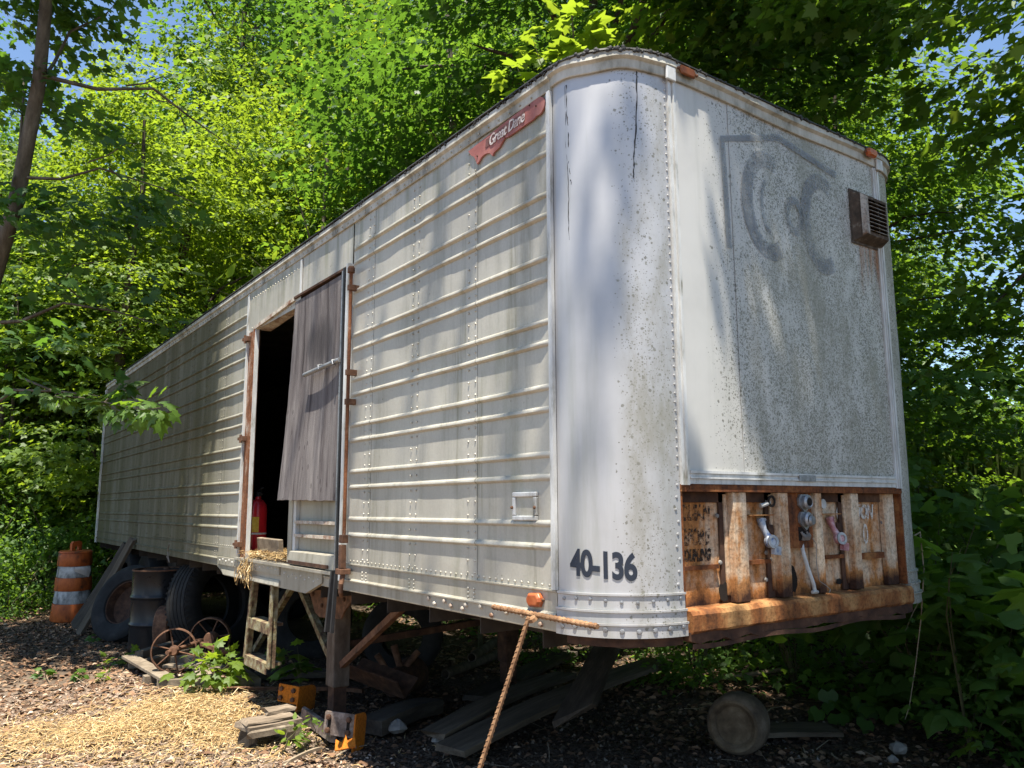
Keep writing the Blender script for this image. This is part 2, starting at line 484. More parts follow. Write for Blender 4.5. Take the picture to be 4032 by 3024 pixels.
def thing(name, label, cat, loc=(0, 0, 0), rot=(0, 0, 0), group=None):
    o = bpy.data.objects.new(name, None)
    COL.objects.link(o)
    o.location = loc
    o.rotation_euler = rot
    o.empty_display_size = .2
    o['label'] = label
    o['category'] = cat
    if group:
        o['group'] = group
    return o
def tag(o, label, cat, group=None):
    o['label'] = label
    o['category'] = cat
    if group:
        o['group'] = group
    return o
def share(me, name, parent=None, mw=None):
    o = bpy.data.objects.new(name, me)
    COL.objects.link(o)
    if parent is not None:
        o.parent = parent
    if mw is not None:
        o.matrix_local = mw
    return o
def dup(root, loc, rotz, scale, label, group=None):
    r = root.copy()
    COL.objects.link(r)
    r.location = loc
    r.rotation_euler = (0, 0, rotz)
    r.scale = (scale, scale, scale)
    r['label'] = label
    if group:
        r['group'] = group
    elif 'group' in r:
        del r['group']
    for ch in list(root.children):
        c = ch.copy()
        COL.objects.link(c)
        c.parent = r
        for g in ch.children:
            d = g.copy()
            COL.objects.link(d)
            d.parent = c
    return r
def np_mesh(name, verts, nper, mat, loop_off=None):
    """verts (N*nper, 3): one n-gon for each run of nper vertices"""
    nv = len(verts)
    npoly = nv // nper
    me = bpy.data.meshes.new(name)
    me.vertices.add(nv)
    me.vertices.foreach_set('co', np.ascontiguousarray(verts, dtype=np.float32).ravel())
    me.loops.add(nv)
    me.loops.foreach_set('vertex_index', np.arange(nv, dtype=np.int32))
    me.polygons.add(npoly)
    me.polygons.foreach_set('loop_start', np.arange(0, nv, nper, dtype=np.int32))
    me.polygons.foreach_set('loop_total', np.full(npoly, nper, dtype=np.int32))
    me.update(calc_edges=True)
    me.materials.append(M[mat] if isinstance(mat, str) else mat)
    return me
def text_mesh(body, size, extrude=.0015, shear=0., offset=0., spacing=1.):
    cu = bpy.data.curves.new('lettering', 'FONT')
    cu.body = body
    cu.size = size
    cu.extrude = extrude
    cu.shear = shear
    cu.offset = offset
    cu.space_character = spacing
    cu.resolution_u = 6
    ob = bpy.data.objects.new('lettering', cu)
    COL.objects.link(ob)
    dg = bpy.context.evaluated_depsgraph_get()
    me = bpy.data.meshes.new_from_object(ob.evaluated_get(dg))
    bpy.data.objects.remove(ob)
    return me

# ================================================================== ground
def gz(x, y):
    """gentle relief of the forest floor, level round the trailer"""
    d = max(0, math.hypot(x - 1, y - 5) - 9)
    h = .035 * math.sin(x * 1.3 + .4) * math.cos(y * 1.1) + .02 * math.sin(3.1 * x + 1.7 * y)
    return h + .018 * d * (1 + .5 * math.sin(x * .21 + y * .13)) * min(1, d / 6)
def build_ground():
    rings = [0]
    r = .35
    while r < 260:
        rings.append(r)
        r *= 1.09
    n = 96
    b = MB()
    vs, fs = [(1, 4, gz(1, 4) - .01)], []
    for rr in rings[1:]:
        for k in range(n):
            a = 2 * math.pi * k / n
            x, y = 1 + rr * math.cos(a), 4 + rr * math.sin(a)
            vs.append((x, y, gz(x, y)))
    fs += [(0, 1 + k, 1 + (k + 1) % n) for k in range(n)]
    for i in range(len(rings) - 2):
        for k in range(n):
            p, q = 1 + i * n + k, 1 + i * n + (k + 1) % n
            fs.append((p, p + n, q + n, q))
    b.add(vs, fs)
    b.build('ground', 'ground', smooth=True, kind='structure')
build_ground()

# ================================================================== trailer
H = 1.05                       # underside of the box above ground
W, L, CR = 2.44, 11.87, .36    # width, length, corner radius
ZT = H + 2.40                  # underside of the top rail
tr = thing('semi_trailer', 'abandoned grey ribbed semi trailer with open side doorway and rusty front end', 'trailer')
rng = random.Random(5)
RIBS = [H + b + .2955 * k for k in range(7) for b in (.343, .441)]

def panel_profile():
    pts = [(0., H + .168)]
    for z in RIBS:
        for dz, o in ((-.0148, 0), (-.0115, .008), (-.0043, .0150), (.0043, .0150), (.0115, .009), (.0155, 0)):
            pts.append((o, z + dz))
        pts.append((0, z + .045))
    pts.append((0, ZT + .02))
    pts.sort(key=lambda p: p[1])
    return pts
PROF = panel_profile()
def side_panel(y0, y1, lift=0., end0=False, end1=False):
    """one ribbed sheet between two seams"""
    n = max(2, int((y1 - y0) / .06))
    vs, fs = [], []
    m = len(PROF)
    ph = rng.uniform(0, 6)
    dents = [(rng.uniform(y0, y1), rng.uniform(H + .2, ZT), rng.uniform(.06, .2), rng.uniform(-.007, .005)) for _ in range(7)]
    for i in range(n + 1):
        y = y0 + (y1 - y0) * i / n
        e = 1.
        if end0 and y - y0 < .03:
            e = min(1, max(0, (y - y0) / .03))
        if end1 and y1 - y < .03:
            e = min(1, max(0, (y1 - y) / .03))
        for o, z in PROF:
            wob = .0016 * math.sin(4.3 * y + 2.1 * z + ph) + .0011 * math.sin(9.1 * z - 3.7 * y + 2 * ph)
            for dy_, dz_, dr_, da_ in dents:
                q2 = ((y - dy_) ** 2 + (z - dz_) ** 2) / dr_ ** 2
                if q2 < 4:
                    wob += da_ * math.exp(-q2 * 1.5)
            if i in (0, n):
                wob = 0
            vs.append((-lift - o * e - wob * (1 if o == 0 else .7) - .0005, y, z))
    for i in range(n):
        for j in range(m - 1):
            a = i * m + j
            fs.append((a, a + 1, a + m + 1, a + m))
    MB().add(vs, fs).build('side_panel', 'side', tr, smooth=True)
SEAMS_F = [.385, .98, 1.575, 2.165, 2.484]
for i in range(4):
    side_panel(SEAMS_F[i], SEAMS_F[i + 1] - .001, .0015 * (i % 2), end0=(i == 0), end1=(i == 3))
SEAMS_R = [4.69] + [4.69 + .596 * k for k in range(1, 12)] + [11.84]
for i in range(12):
    side_panel(SEAMS_R[i], SEAMS_R[i + 1] - .001, .0015 * (i % 2), end0=(i == 0), end1=(i == 11))
# plain sheets over the doorway
for y0, y1, lf, zb in ((2.50, 3.42, .002, 2.11), (3.42, 4.69, .006, 2.03)):
    vs, fs = [], []
    n = 10
    for i in range(n + 1):
        for j in range(4):
            y = y0 + (y1 - y0) * i / n - .0005 * (i == n)
            z = H + zb + (ZT + .02 - H - zb) * j / 3
            vs.append((-lf - .0015 * math.sin(6 * y + 4 * z), y, z))
    for i in range(n):
        for j in range(3):
            a = i * 4 + j
            fs.append((a, a + 1, a + 5, a + 4))
    MB().add(vs, fs).build('header_sheet', 'side', tr, smooth=True)
MB().box((-.016, 3.405, H + 2.12), (-.0065, 3.43, ZT - .01)).build('header_strip', 'trim', tr)
MB().box((-.014, 4.66, H + 2.05), (-.0065, 4.70, ZT - .01)).build('header_strip', 'trim', tr)

# rivets: each a small dome, too small to pick apart
rv = MB()
nx = (-1, 0, 0)
gaps = []
zs = sorted(RIBS)
for a, b_ in zip([H + .17] + zs, zs + [ZT - .02]):
    gaps.append((a, b_))
for s in SEAMS_F[1:4] + SEAMS_R[1:-1]:
    for dy in (.018, .082):
        far = s > 7
        for a, b_ in gaps:
            if b_ - a < .13:
                zz = [(a + b_) / 2]
            else:
                k = 2 if far else 3
                zz = [a + (b_ - a) * (q + .5) / k for q in range(k)]
            for z in zz:
                rv.dome((-.002, s + dy, z), nx, .0062, .006, 5)
y = .42
while y < 2.45:
    rv.dome((-.002, y, H + .185), nx, .0065, .007, 6)
    y += .05
y = 4.72
while y < 8:
    rv.dome((-.002, y, H + .185), nx, .006, .006, 5)
    y += .06
for s in (.98, 1.575, 2.165, 5.29, 5.88, 6.48):
    for dy in (.018, .07):
        for z in (.085, .105, .125):
            rv.dome((-.008, s + dy, H + z), nx, .0065, .006, 6)
y = .5
while y < 8:
    rv.dome((-.016, y, H + 2.42), nx, .006, .006, 5)
    y += .09
for k in range(18):
    rv.dome((-.009, 3.5 + k * .062, H + 2.06 + .004 * (k % 2)), nx, .006, .006, 5)
    rv.dome((-.009, 3.5 + k * .062, H + 2.33), nx, .006, .006, 5)
rv.build('rivets', 'side', tr, smooth=True, kind='stuff')

def arc_path(cx, cy, a0, a1, n=14, r=CR):
    return [(cx + r * math.cos(a), cy + r * math.sin(a), math.cos(a), math.sin(a)) for a in (a0 + (a1 - a0) * k / n for k in range(n + 1))]
LEFT_ARC = arc_path(CR, CR, math.pi, 1.5 * math.pi)
RIGHT_ARC = arc_path(W - CR, CR, 1.5 * math.pi, 2 * math.pi)
def sweep(path, prof, closed=True, zoff=None):
    """prof of (outward, z) drawn along a plan path of (x, y, nx, ny)"""
    m = len(prof)
    vs, fs = [], []
    for i, (x, y, a, b) in enumerate(path):
        dz = zoff(i) if zoff else 0
        vs += [(x + a * o, y + b * o, z + dz) for o, z in prof]
    for i in range(len(path) - 1):
        for j in range(m if closed else m - 1):
            j2 = (j + 1) % m
            fs.append((i * m + j, (i + 1) * m + j, (i + 1) * m + j2, i * m + j2))
    if closed:
        fs.append(tuple(range(m)))
        fs.append(tuple((len(path) - 1) * m + j for j in range(m))[::-1])
    return MB().add(vs, fs)
def side_path(y0, y1, n=2):
    return [(0, y0 + (y1 - y0) * k / n, -1, 0) for k in range(n + 1)]
def front_path(x0, x1, n=8):
    return [(x0 + (x1 - x0) * k / n, 0, 0, -1) for k in range(n + 1)]

# corner posts: curved sheets
def corner(path, name, mat):
    zs_ = [H + .165 + (ZT + .03 - H - .165) * k / 16 for k in range(17)]
    vs, fs = [], []
    for i, (x, y, a, b) in enumerate(path):
        for z in zs_:
            o = (.0018 * math.sin(2.3 * z + 1.3 * i * .2) + .0016 * math.sin(7.1 * z + .9 * i) * math.sin(3.3 * z - .4 * i)) * math.sin(math.pi * i / (len(path) - 1))
            vs.append((x + a * o, y + b * o, z))
    for i in range(len(path) - 1):
        for j in range(16):
            p = i * 17 + j
            fs.append((p, p + 17, p + 18, p + 1))
    MB().add(vs, fs).build(name, mat, tr, smooth=True)
corner(arc_path(CR, CR, math.pi, 1.5 * math.pi, 24), 'corner_panel', 'corner')
corner(arc_path(W - CR, CR, 1.5 * math.pi, 2 * math.pi, 24), 'corner_panel', 'corner_far')
# cracks and black tar runs down the corner sheet
def on_corner(deg, z, o=.002):
    a = R(180 + deg)
    return (CR + (CR + o) * math.cos(a), CR + (CR + o) * math.sin(a), z)
for pts, w in (([(14, 3.44), (14, 3.30), (15.5, 3.2), (15, 3.07), (16.5, 2.99), (17, 2.96)], .003),
               ([(13, 3.44), (12.5, 3.2), (14, 3.05), (14.5, 2.9), (14, 2.78), (15, 2.70)], .0022),
               ([(66, 3.46), (65.5, 3.3), (63.5, 3.15), (62, 3.04), (61.5, 2.95)], .003)):
    q = []
    for (d0, z0_), (d1, z1_) in zip(pts, pts[1:]):
        for k in range(6):
            f = k / 6
            q.append((d0 + (d1 - d0) * f + rng.uniform(-.35, .35), z0_ + (z1_ - z0_) * f))
    MB().tube([on_corner(d, z, -.0005) for d, z in q], [w * rng.uniform(.35, 1.3) for _ in q], 5).build('tar_run', 'tar', tr)

# bands round the foot of the near corner
for z0, z1, o in ((.105, .168, .006), (.055, .104, .013), (-.002, .054, .018)):
    sweep(LEFT_ARC, [(-.02, H + z0), (o, H + z0), (o, H + z1 - .012), (o + .006, H + z1 - .008), (o + .006, H + z1), (-.02, H + z1)]).build('corner_band', 'corner', tr, smooth=True)
    sweep(RIGHT_ARC, [(-.02, H + z0), (o, H + z0), (o, H + z1 - .012), (o + .006, H + z1 - .008), (o + .006, H + z1), (-.02, H + z1)]).build('corner_band', 'corner_far', tr, smooth=True)
cb = MB()
for k in range(9):
    a = R(180 + 6 + 10 * k)
    for o, z, r_ in ((.007, .14, .008), (.019, .03, .011)):
        cb.dome((CR + (CR + o) * math.cos(a), CR + (CR + o) * math.sin(a), H + z + .006 * math.sin(k)), (math.cos(a), math.sin(a), 0), r_, .006, 7)
cb.build('band_rivets', 'cast_alu', tr, smooth=True, kind='stuff')
sweep(arc_path(CR, CR, math.pi * 1.03, 1.5 * math.pi, 12, CR - .012), [(-.10, H - .045), (0, H - .04), (0, H - .003), (-.10, H - .003)]).build('bottom_flange', 'rust_dark', tr)

# bottom side rail with its lips, joined at the doorway sill
RAILP = [(-.03, H), (.008, H), (.010, H + .004), (.010, H + .058), (.021, H + .063), (.021, H + .069), (.006, H + .078), (.006, H + .157), (.014, H + .162), (.014, H + .168), (-.03, H + .168)]
sweep(side_path(.365, 2.80), RAILP).build('bottom_rail', 'rail', tr)
sweep(side_path(2.80, 5.25), [(-.03, H), (.002, H), (.002, H + .10), (-.03, H + .10)]).build('bottom_rail', 'rail', tr)
sweep(side_path(5.25, L), RAILP).build('bottom_rail', 'rail', tr)
bb = MB()
for k, (y, z) in enumerate([(1.42, .045), (1.36, .025), (1.26, .045), (1.2, .028), (1.06, .045), (1.09, .025), (.93, .05), (.72, .045), (.60, .045), (.84, .02), (.5, .045), (.47, .02)]):
    bb.dome((-.010, y, H + z), nx, .012, .016, 8)
bb.build('rail_bolts', 'rust_peel', tr, smooth=True, kind='stuff')
# top rails and roof
TOPP = [(-.02, ZT), (.012, ZT), (.014, ZT + .004), (.014, ZT + .042), (.030, ZT + .052), (.026, ZT + .084), (-.02, ZT + .088)]
def ptop(dz):
    return [(o, z + dz) for o, z in TOPP]
sweep(side_path(CR, L, 20), ptop(0)).build('top_rail', 'frontrail', tr)
full = [(0, CR + .001, -1, 0)] + LEFT_ARC[1:-1] + front_path(CR, W - CR, 10) + RIGHT_ARC[1:]
sweep(full, ptop(.012), zoff=lambda i: .006 * math.sin(i * .9)).build('front_top_rail', 'frontrail', tr)
for i, (x, y) in enumerate(((CR + .012, -.028), (W - CR - .005, -.028))):
    MB().box((x - .03, y, ZT - .005), (x + .03, y + .012, ZT + .06)).build('rail_joint_cap', 'trim', tr, bevel=.004)
sweep([(0, L, -1, 0), (0, CR + .3, -1, 0), (0, CR, -1, 0)] + LEFT_ARC[1:-1] + front_path(CR, W - CR, 10) + RIGHT_ARC[1:] + [(W, L, 1, 0)],
      [(-.06, ZT + .098), (.020, ZT + .092), (.034, ZT + .094), (.030, ZT + .104), (-.02, ZT + .108), (-.06, ZT + .106)]).build('tar_seam', 'tar', tr)
tb = MB()
rt_ = random.Random(8)
for k in range(150):
    y = .36 + 5.5 * rt_.random() ** 1.5
    tb.dome((-.028, y, ZT + .09 + rt_.uniform(-.012, .004)), nx, rt_.uniform(.004, .011), .006, 5)
for k in range(60):
    x = CR + (W - 2 * CR) * rt_.random()
    tb.dome((x, -.03, ZT + .098 + rt_.uniform(-.01, .006)), (0, -1, 0), rt_.uniform(.004, .012), .006, 5)
for k in range(40):
    a = R(180 + 90 * rt_.random())
    tb.dome((CR + (CR + .03) * math.cos(a), CR + (CR + .03) * math.sin(a), ZT + .100 + rt_.uniform(-.012, .006)), (math.cos(a), math.sin(a), 0), rt_.uniform(.005, .013), .007, 5)
tb.build('tar_drips', 'tar', tr, kind='stuff')
rf = MB()
n = 10
vs = []
for i in range(21):
    y = .0 + (L) * i / 20
    yy = max(y, .03)
    for j in range(n + 1):
        x = .02 + (W - .04) * j / n
        inset = max(0, CR - yy)
        sh = CR - math.sqrt(max(0, CR * CR - inset * inset))
        x = min(max(x, sh + .02), W - sh - .02)
        vs.append((x, yy, ZT + .100 + .035 * math.sin(math.pi * j / n)))
fs = [(i * 11 + j, i * 11 + j + 1, (i + 1) * 11 + j + 1, (i + 1) * 11 + j) for i in range(20) for j in range(n)]
rf.add(vs, fs).build('roof', 'roof', tr, smooth=True)

# vertical trims: end of the ribbed side, edges of the flat front
MB().box((-.019, .362, H + .17), (-.001, .384, ZT - .002)).box((-.008, .384, H + .17), (-.0022, .402, ZT - .002)).build('side_trim', 'trim', tr)
for x0, s in ((CR + .002, 1), (W - CR - .002, -1)):
    v = MB()
    for k, (a, b_, o) in enumerate(((0, .016, .012), (.0165, .028, .006), (.0285, .036, .014), (.0365, .052, .008))):
        v.box((x0 + s * a, -o, H + .60), (x0 + s * b_, .004, ZT + .008))
    v.build('front_trim', 'trim', tr)
z0 = H + .605
hb = MB()
for a, b_, o in ((0, .022, .006), (.0225, .030, .014), (.0305, .044, .008), (.0445, .056, .015)):
    hb.box((CR + .056, -o, z0 + a), (W - CR - .056, .004, z0 + b_))
hb.build('front_trim', 'trim', tr)
MB().box((1.16, -.017, z0 + .02), (1.29, -.0155, z0 + .05)).build('trim_splice', 'cast_alu', tr)
rv = MB()
for k in range(46):
    z = H + .68 + k * .038
    rv.dome((CR - .010, .0005, z), (-.1, -1, 0), .006, .005, 6)
    rv.dome((W - CR + .012, .0008, z), (.1, -1, 0), .006, .005, 5)
for k in range(11):
    rv.dome((CR - .022 + .008 * math.sin(k * 2.1), .002, H + .10 + k * .05), (-.12, -1, 0), .0075, .006, 6)
rv.build('front_rivets', 'corner', tr, smooth=True, kind='stuff')
# flat front sheets
def flat_sheet(x0, x1, z0, z1, y, name, mat, nx_=6, nz=12, amp=.003):
    vs, fs = [], []
    for i in range(nx_ + 1):
        for j in range(nz + 1):
            x, z = x0 + (x1 - x0) * i / nx_, z0 + (z1 - z0) * j / nz
            e = 0 if i in (0, nx_) else 1
            vs.append((x, y - e * amp * math.sin(3.1 * x + 2.2 * z) * math.cos(2 * z), z))
    for i in range(nx_):
        for j in range(nz):
            p = i * (nz + 1) + j
            fs.append((p, p + nz + 1, p + nz + 2, p + 1))
    return MB().add(vs, fs).build(name, mat, tr, smooth=True)
for i, (a, b_) in enumerate(((CR + .03, .781), (.779, 1.664), (1.662, W - CR - .03))):
    flat_sheet(a, b_, H + .63, ZT + .03, .001 - .0025 * (i == 1), 'front_sheet', 'front')
rv = MB()
for x in (.79, 1.668):
    for k in range(30):
        rv.dome((x, -.0008, H + .72 + k * .057), (0, -1, 0), .0045, .003, 5)
rv.build('sheet_rivets', 'front', tr, kind='stuff')

# faint ghost of the old painted emblem: plates of weathered blue-grey paint
def ghost_mat(lo=.42, hi=.64):
    t = NT('ghost_of_blue_paint')
    t.fin(t.ramp(t.noise(9, 5, .7), [(.35, (.17, .19, .21)), (.65, (.26, .285, .305))]), .6, 0, .3)
    tp = t.n('BsdfTransparent')
    mx = t.n('MixShader')
    f1 = t.noise(40, 5, .75)
    f2 = t.noise(3, 4, .6)
    t.l(t.mr(t.math('ADD', t.math('MULTIPLY', f1, .55), t.math('MULTIPLY', f2, .5)), lo, hi, .15, .70), mx.inputs[0])
    t.l(tp.outputs[0], mx.inputs[1])
    t.l(t.b.outputs[0], mx.inputs[2])
    t.l(mx.outputs[0], t.out.inputs[0])
    return t.m
M['ghost'] = ghost_mat()
M['ghost_dark'] = ghost_mat(.36, .58)
def stroke(b, pts, w, y):
    for i in range(len(pts) - 1):
        p, q = Vector(pts[i]), Vector(pts[i + 1])
        d = (q - p).normalized()
        nn = Vector((-d.y, d.x))
        c = [p + nn * w / 2, p - nn * w / 2, q - nn * w / 2, q + nn * w / 2]
        b.add([(v.x, y, v.y) for v in c], [(0, 1, 2, 3)])
def band(b, cx, cz, rx, rz, wx, wz, a0, a1, y, n=26):
    vs, fs = [], []
    for k in range(n + 1):
        a = R(a0 + (a1 - a0) * k / n)
        vs.append((cx + rx * math.cos(a), y, cz + rz * math.sin(a)))
        vs.append((cx + (rx - wx) * math.cos(a), y, cz + (rz - wz) * math.sin(a)))
    for k in range(n):
        fs.append((2 * k, 2 * k + 1, 2 * k + 3, 2 * k + 2))
    b.add(vs, fs)
g = MB()
GY = -.0062
band(g, 1.055, H + 1.965, .205, .280, .085, .085, 64, 298, GY)
band(g, 1.505, H + 1.965, .190, .275, .080, .085, 58, 300, GY)
band(g, 1.265, H + 1.955, .075, .105, .035, .045, -90, 270, GY)
band(g, 1.075, H + 1.965, .085, .155, .026, .030, 110, 260, GY)
g.build('painted_emblem', 'ghost', tr)
g = MB()
outl = [(.742, H + 1.69), (.730, H + 2.225), (1.165, H + 2.350), (1.66, H + 2.27)]
vs = []
for k, p in enumerate(outl):
    d1 = (Vector(outl[min(k + 1, 3)]) - Vector(outl[max(k - 1, 0)])).normalized()
    nn = Vector((-d1.y, d1.x)) * .019
    vs += [(p[0] + nn.x, GY, p[1] + nn.y), (p[0] - nn.x, GY, p[1] - nn.y)]
g.add(vs, [(2 * k, 2 * k + 1, 2 * k + 3, 2 * k + 2) for k in range(3)])
g.build('emblem_outline', 'ghost_dark', tr)

M['vent_paint'] = rust_mat('dirty_white_vent_paint', (.40, .38, .34), (.13, .07, .035), (.035, .024, .018), .20, H + 1.85)
M['vent_dark'] = speckled('dark_weathered_vent_side', [(.3, (.03, .024, .018)), (.55, (.075, .055, .04)), (.7, (.2, .18, .15))], 18, rough=.9)
# ------------------------------------------------------------------ louvred vent
vx0, vx1, vz0, vz1 = 1.785, 2.055, H + 1.93, H + 2.215
v = MB()
o, i_ = -.003, .045
fr = [(vx0, o, vz0), (vx1, o, vz0), (vx1, o, vz1), (vx0, o, vz1)]
q = [(vx0 + i_, -.066, vz0 + .03), (vx1 - .02, -.066, vz0 + .03), (vx1 - .02, -.066, vz1 - .035), (vx0 + i_, -.066, vz1 - .035)]
iq = [(vx0 + i_ + .022, -.066, vz0 + .05), (vx1 - .032, -.066, vz0 + .05), (vx1 - .032, -.066, vz1 - .05), (vx0 + i_ + .022, -.066, vz1 - .05)]
v.add(fr + q + iq, [(k, (k + 1) % 4, 4 + (k + 1) % 4, 4 + k) for k in range(4)] + [(4 + k, 4 + (k + 1) % 4, 8 + (k + 1) % 4, 8 + k) for k in range(4)])
v.box((vx0 - .012, -.006, vz0 - .012), (vx1 + .012, -.003, vz1 + .012))
vent = v.build('vent_hood', 'vent_dark', tr, label='boxy louvred vent streaked with rust')
MB().box((vx0 + i_, -.02, vz0 + .03), (vx1 - .03, -.015, vz1 - .04)).build('vent_back', 'hole', vent)
MB().add([(vx0 + i_ - .006, -.0675, vz0 + .034), (vx0 + i_ + .020, -.0675, vz0 + .034), (vx0 + i_ + .020, -.0675, vz1 - .038), (vx0 + i_ - .006, -.0675, vz1 - .038), (vx0 + .022, -.048, vz0 + .02), (vx0 + .022, -.048, vz1 - .02)], [(0, 1, 2, 3), (4, 0, 3, 5)]).build('vent_bevel', 'vent_paint', vent)
for k in range(8):
    z = vz0 + .058 + k * .0225
    p = MB().hexa([(vx0 + .068, -.078, z - .006), (vx1 - .034, -.078, z - .006), (vx1 - .034, -.036, z + .014), (vx0 + .068, -.036, z + .014),
                   (vx0 + .068, -.078, z - .003), (vx1 - .034, -.078, z - .003), (vx1 - .034, -.036, z + .017), (vx0 + .068, -.036, z + .017)])
    p.build('slat', 'vent_paint', vent)

# rust drips under the vent are stains on the sheet
def drip_mat():
    t = NT('rust_drip_stain')
    t.fin((.30, .13, .05), .8, 0, .2)
    tp = t.n('BsdfTransparent'); mx = t.n('MixShader')
    x, y, z = t.xyz()
    f = t.mr(t.noise(16, 4, .6, (1, 1, .05)), .50, .66, 0, .8)
    f = t.math('MULTIPLY', f, t.mr(z, H + 1.50, H + 1.9))
    t.l(f, mx.inputs[0]); t.l(tp.outputs[0], mx.inputs[1]); t.l(t.b.outputs[0], mx.inputs[2]); t.l(mx.outputs[0], t.out.inputs[0])
    return t.m
M['drip'] = drip_mat()
MB().add([(vx0 + .01, -.0058, H + 1.48), (vx1 - .03, -.0058, H + 1.48), (vx1 - .03, -.0058, H + 1.917), (vx0 + .01, -.0058, H + 1.917)], [(0, 1, 2, 3)]).build('rust_stain', 'drip', tr)

# ------------------------------------------------------------------ rusty nose recess
BY = .06
nz0, nz1 = H + .10, H + .603
flat_sheet(CR, W - CR, nz0 - .02, nz1 + .02, BY, 'nose_plate', 'rust_face', 10, 6, .003)
MB().box((CR, -.004, nz1 - .03), (W - CR, BY - .004, nz1)).build('nose_top_ledge', 'rust_heavy', tr)
MB().box((CR + .013, BY - .014, nz1 - .075), (W - CR - .013, BY - .004, nz1 - .0305)).build('nose_top_strip', 'rust_dark', tr)
for x_ in (CR, W - CR - .012):
    MB().box((x_, .0, nz0), (x_ + .012, BY - .004, nz1 - .031)).build('nose_side_return', 'rust_heavy', tr)
# weld ridge and stiffener across each bay
MB().bar((CR + .014, BY - .012, H + .255), (.63, BY - .012, H + .255), .016, .018).build('stiffener', 'rust_heavy', tr)
MB().bar((1.70, BY - .012, H + .255), (1.93, BY - .012, H + .255), .03, .03).build('stiffener', 'rust_heavy', tr)
MB().bar((.80, BY - .012, H + .262), (.99, BY - .012, H + .262), .016, .018).build('stiffener', 'rust_heavy', tr)
MB().bar((1.42, BY - .012, H + .262), (1.575, BY - .012, H + .262), .016, .018).build('stiffener', 'rust_heavy', tr)
# hat-section posts
def post(x0, x1, y=.012, t_=.005, flange=.0, mat='rust_post', zlow=0.):
    b = MB()
    b.box((x0, y, nz0 + zlow), (x1, y + t_, nz1 - .031))
    b.box((x0, y + t_, nz0 + zlow), (x0 + t_, BY - .004, nz1 - .031))
    b.box((x1 - t_, y + t_, nz0 + zlow), (x1, BY - .004, nz1 - .031))
    if flange:
        MB().box((x0 - flange, BY - .014, nz0 + zlow), (x0 - .002, BY - .006, nz1 - .031)).build('post_flange', 'rust_dark', tr)
        MB().box((x0 - flange * .45, BY - .022, nz0 + zlow + .03), (x0 - .003, BY - .0145, nz1 - .04)).build('post_lip', 'rust_post', tr)
    return b.build('post', mat, tr, bevel=.002)
post(.700, .790, .006, flange=.05)
post(1.020, 1.092, .006, flange=.05)
post(1.305, 1.358, .006)
post(1.610, 1.675, .006, flange=.05)
post(1.945, 2.050, .030, flange=.0)
# flanges with bolts
bo = MB()
for x, z in ((.638, .47), (.646, .27), (.955, .18), (.965, .30), (1.0, .27), (1.95, .42), (1.955, .25)):
    bo.dome((x, BY - .012, H + z), (0, -1, 0), .011, .009, 8)
bo.build('post_bolts', 'stone', tr, smooth=True, kind='stuff')
# rust-through holes with ragged rims at the foot of the posts
def ragged(cx, cz, w, h, y, seed, mat='hole'):
    r_ = random.Random(seed)
    pts = []
    for k in range(14):
        a = 2 * math.pi * k / 14
        e = 1 / max(abs(math.cos(a)), abs(math.sin(a))) ** .6
        pts.append((w / 2 * math.cos(a) * e * r_.uniform(.75, 1.1), h / 2 * math.sin(a) * e * r_.uniform(.75, 1.1)))
    MB().prism(pts, (cx, y, cz), (1, 0, 0), (0, 0, 1), (0, -.002, 0)).build('rust_hole', mat, tr)
ragged(.66, H + .145, .07, .085, BY - .016, 1)
ragged(.775, H + .135, .024, .075, .0098, 2)
ragged(1.34, H + .135, .022, .06, .0098, 3)
ragged(1.535, H + .14, .05, .028, BY - .006, 4)
ragged(1.625, H + .145, .022, .04, .0098, 5)
ragged(1.15, H + .17, .09, .13, BY - .006, 6)
# front cross beam
bm = MB()
vs, fs = [], []
n = 24
prof = [(.10, H + .004), (-.026, H + .004), (-.034, H + .014), (-.034, H + .075), (-.022, H + .092), (.10, H + .100)]
for k in range(n + 1):
    x = CR + .01 + (W - 2 * CR - .02) * k / n
    for j, (o, z) in enumerate(prof):
        vs.append((x, o + (rng.uniform(-.0015, .0015) if 0 < j < 5 else 0), z + rng.uniform(-.003, .002)))
fs = [(k * 6 + j, (k + 1) * 6 + j, (k + 1) * 6 + (j + 1) % 6, k * 6 + (j + 1) % 6) for k in range(n) for j in range(6)] + [tuple(range(6)), tuple(n * 6 + j for j in range(6))[::-1]]
bm.add(vs, fs).build('front_cross_beam', 'rust_beam', tr)
vs, fs = [], []
for k in range(33):
    x = CR + .008 + (W - 2 * CR - .016) * k / 32
    zz = H - .036 + rng.uniform(-.010, .012)
    vs += [(x, -.022 + rng.uniform(-.003, .003), H + .008), (x, -.020 + rng.uniform(-.004, .004), zz), (x, .05, zz), (x, .05, H + .008)]
fs = [(4 * k + j, 4 * k + 4 + j, 4 * k + 4 + (j + 1) % 4, 4 * k + (j + 1) % 4) for k in range(32) for j in range(4)] + [(0, 1, 2, 3), (131, 130, 129, 128)]
MB().add(vs, fs).build('rotted_lower_web', 'rust_dark', tr)
MB().add([(CR + .02 + x, -.02 + .03 * math.sin(7 * x) * .3, H - .037 - (.02 if k else 0) - .008 * math.sin(9 * x)) for x in [i * .1 for i in range(17)] for k in (0, 1)],
         [(2 * i, 2 * i + 1, 2 * i + 3, 2 * i + 2) for i in range(16)]).build('bent_flange', 'rust_dark', tr)
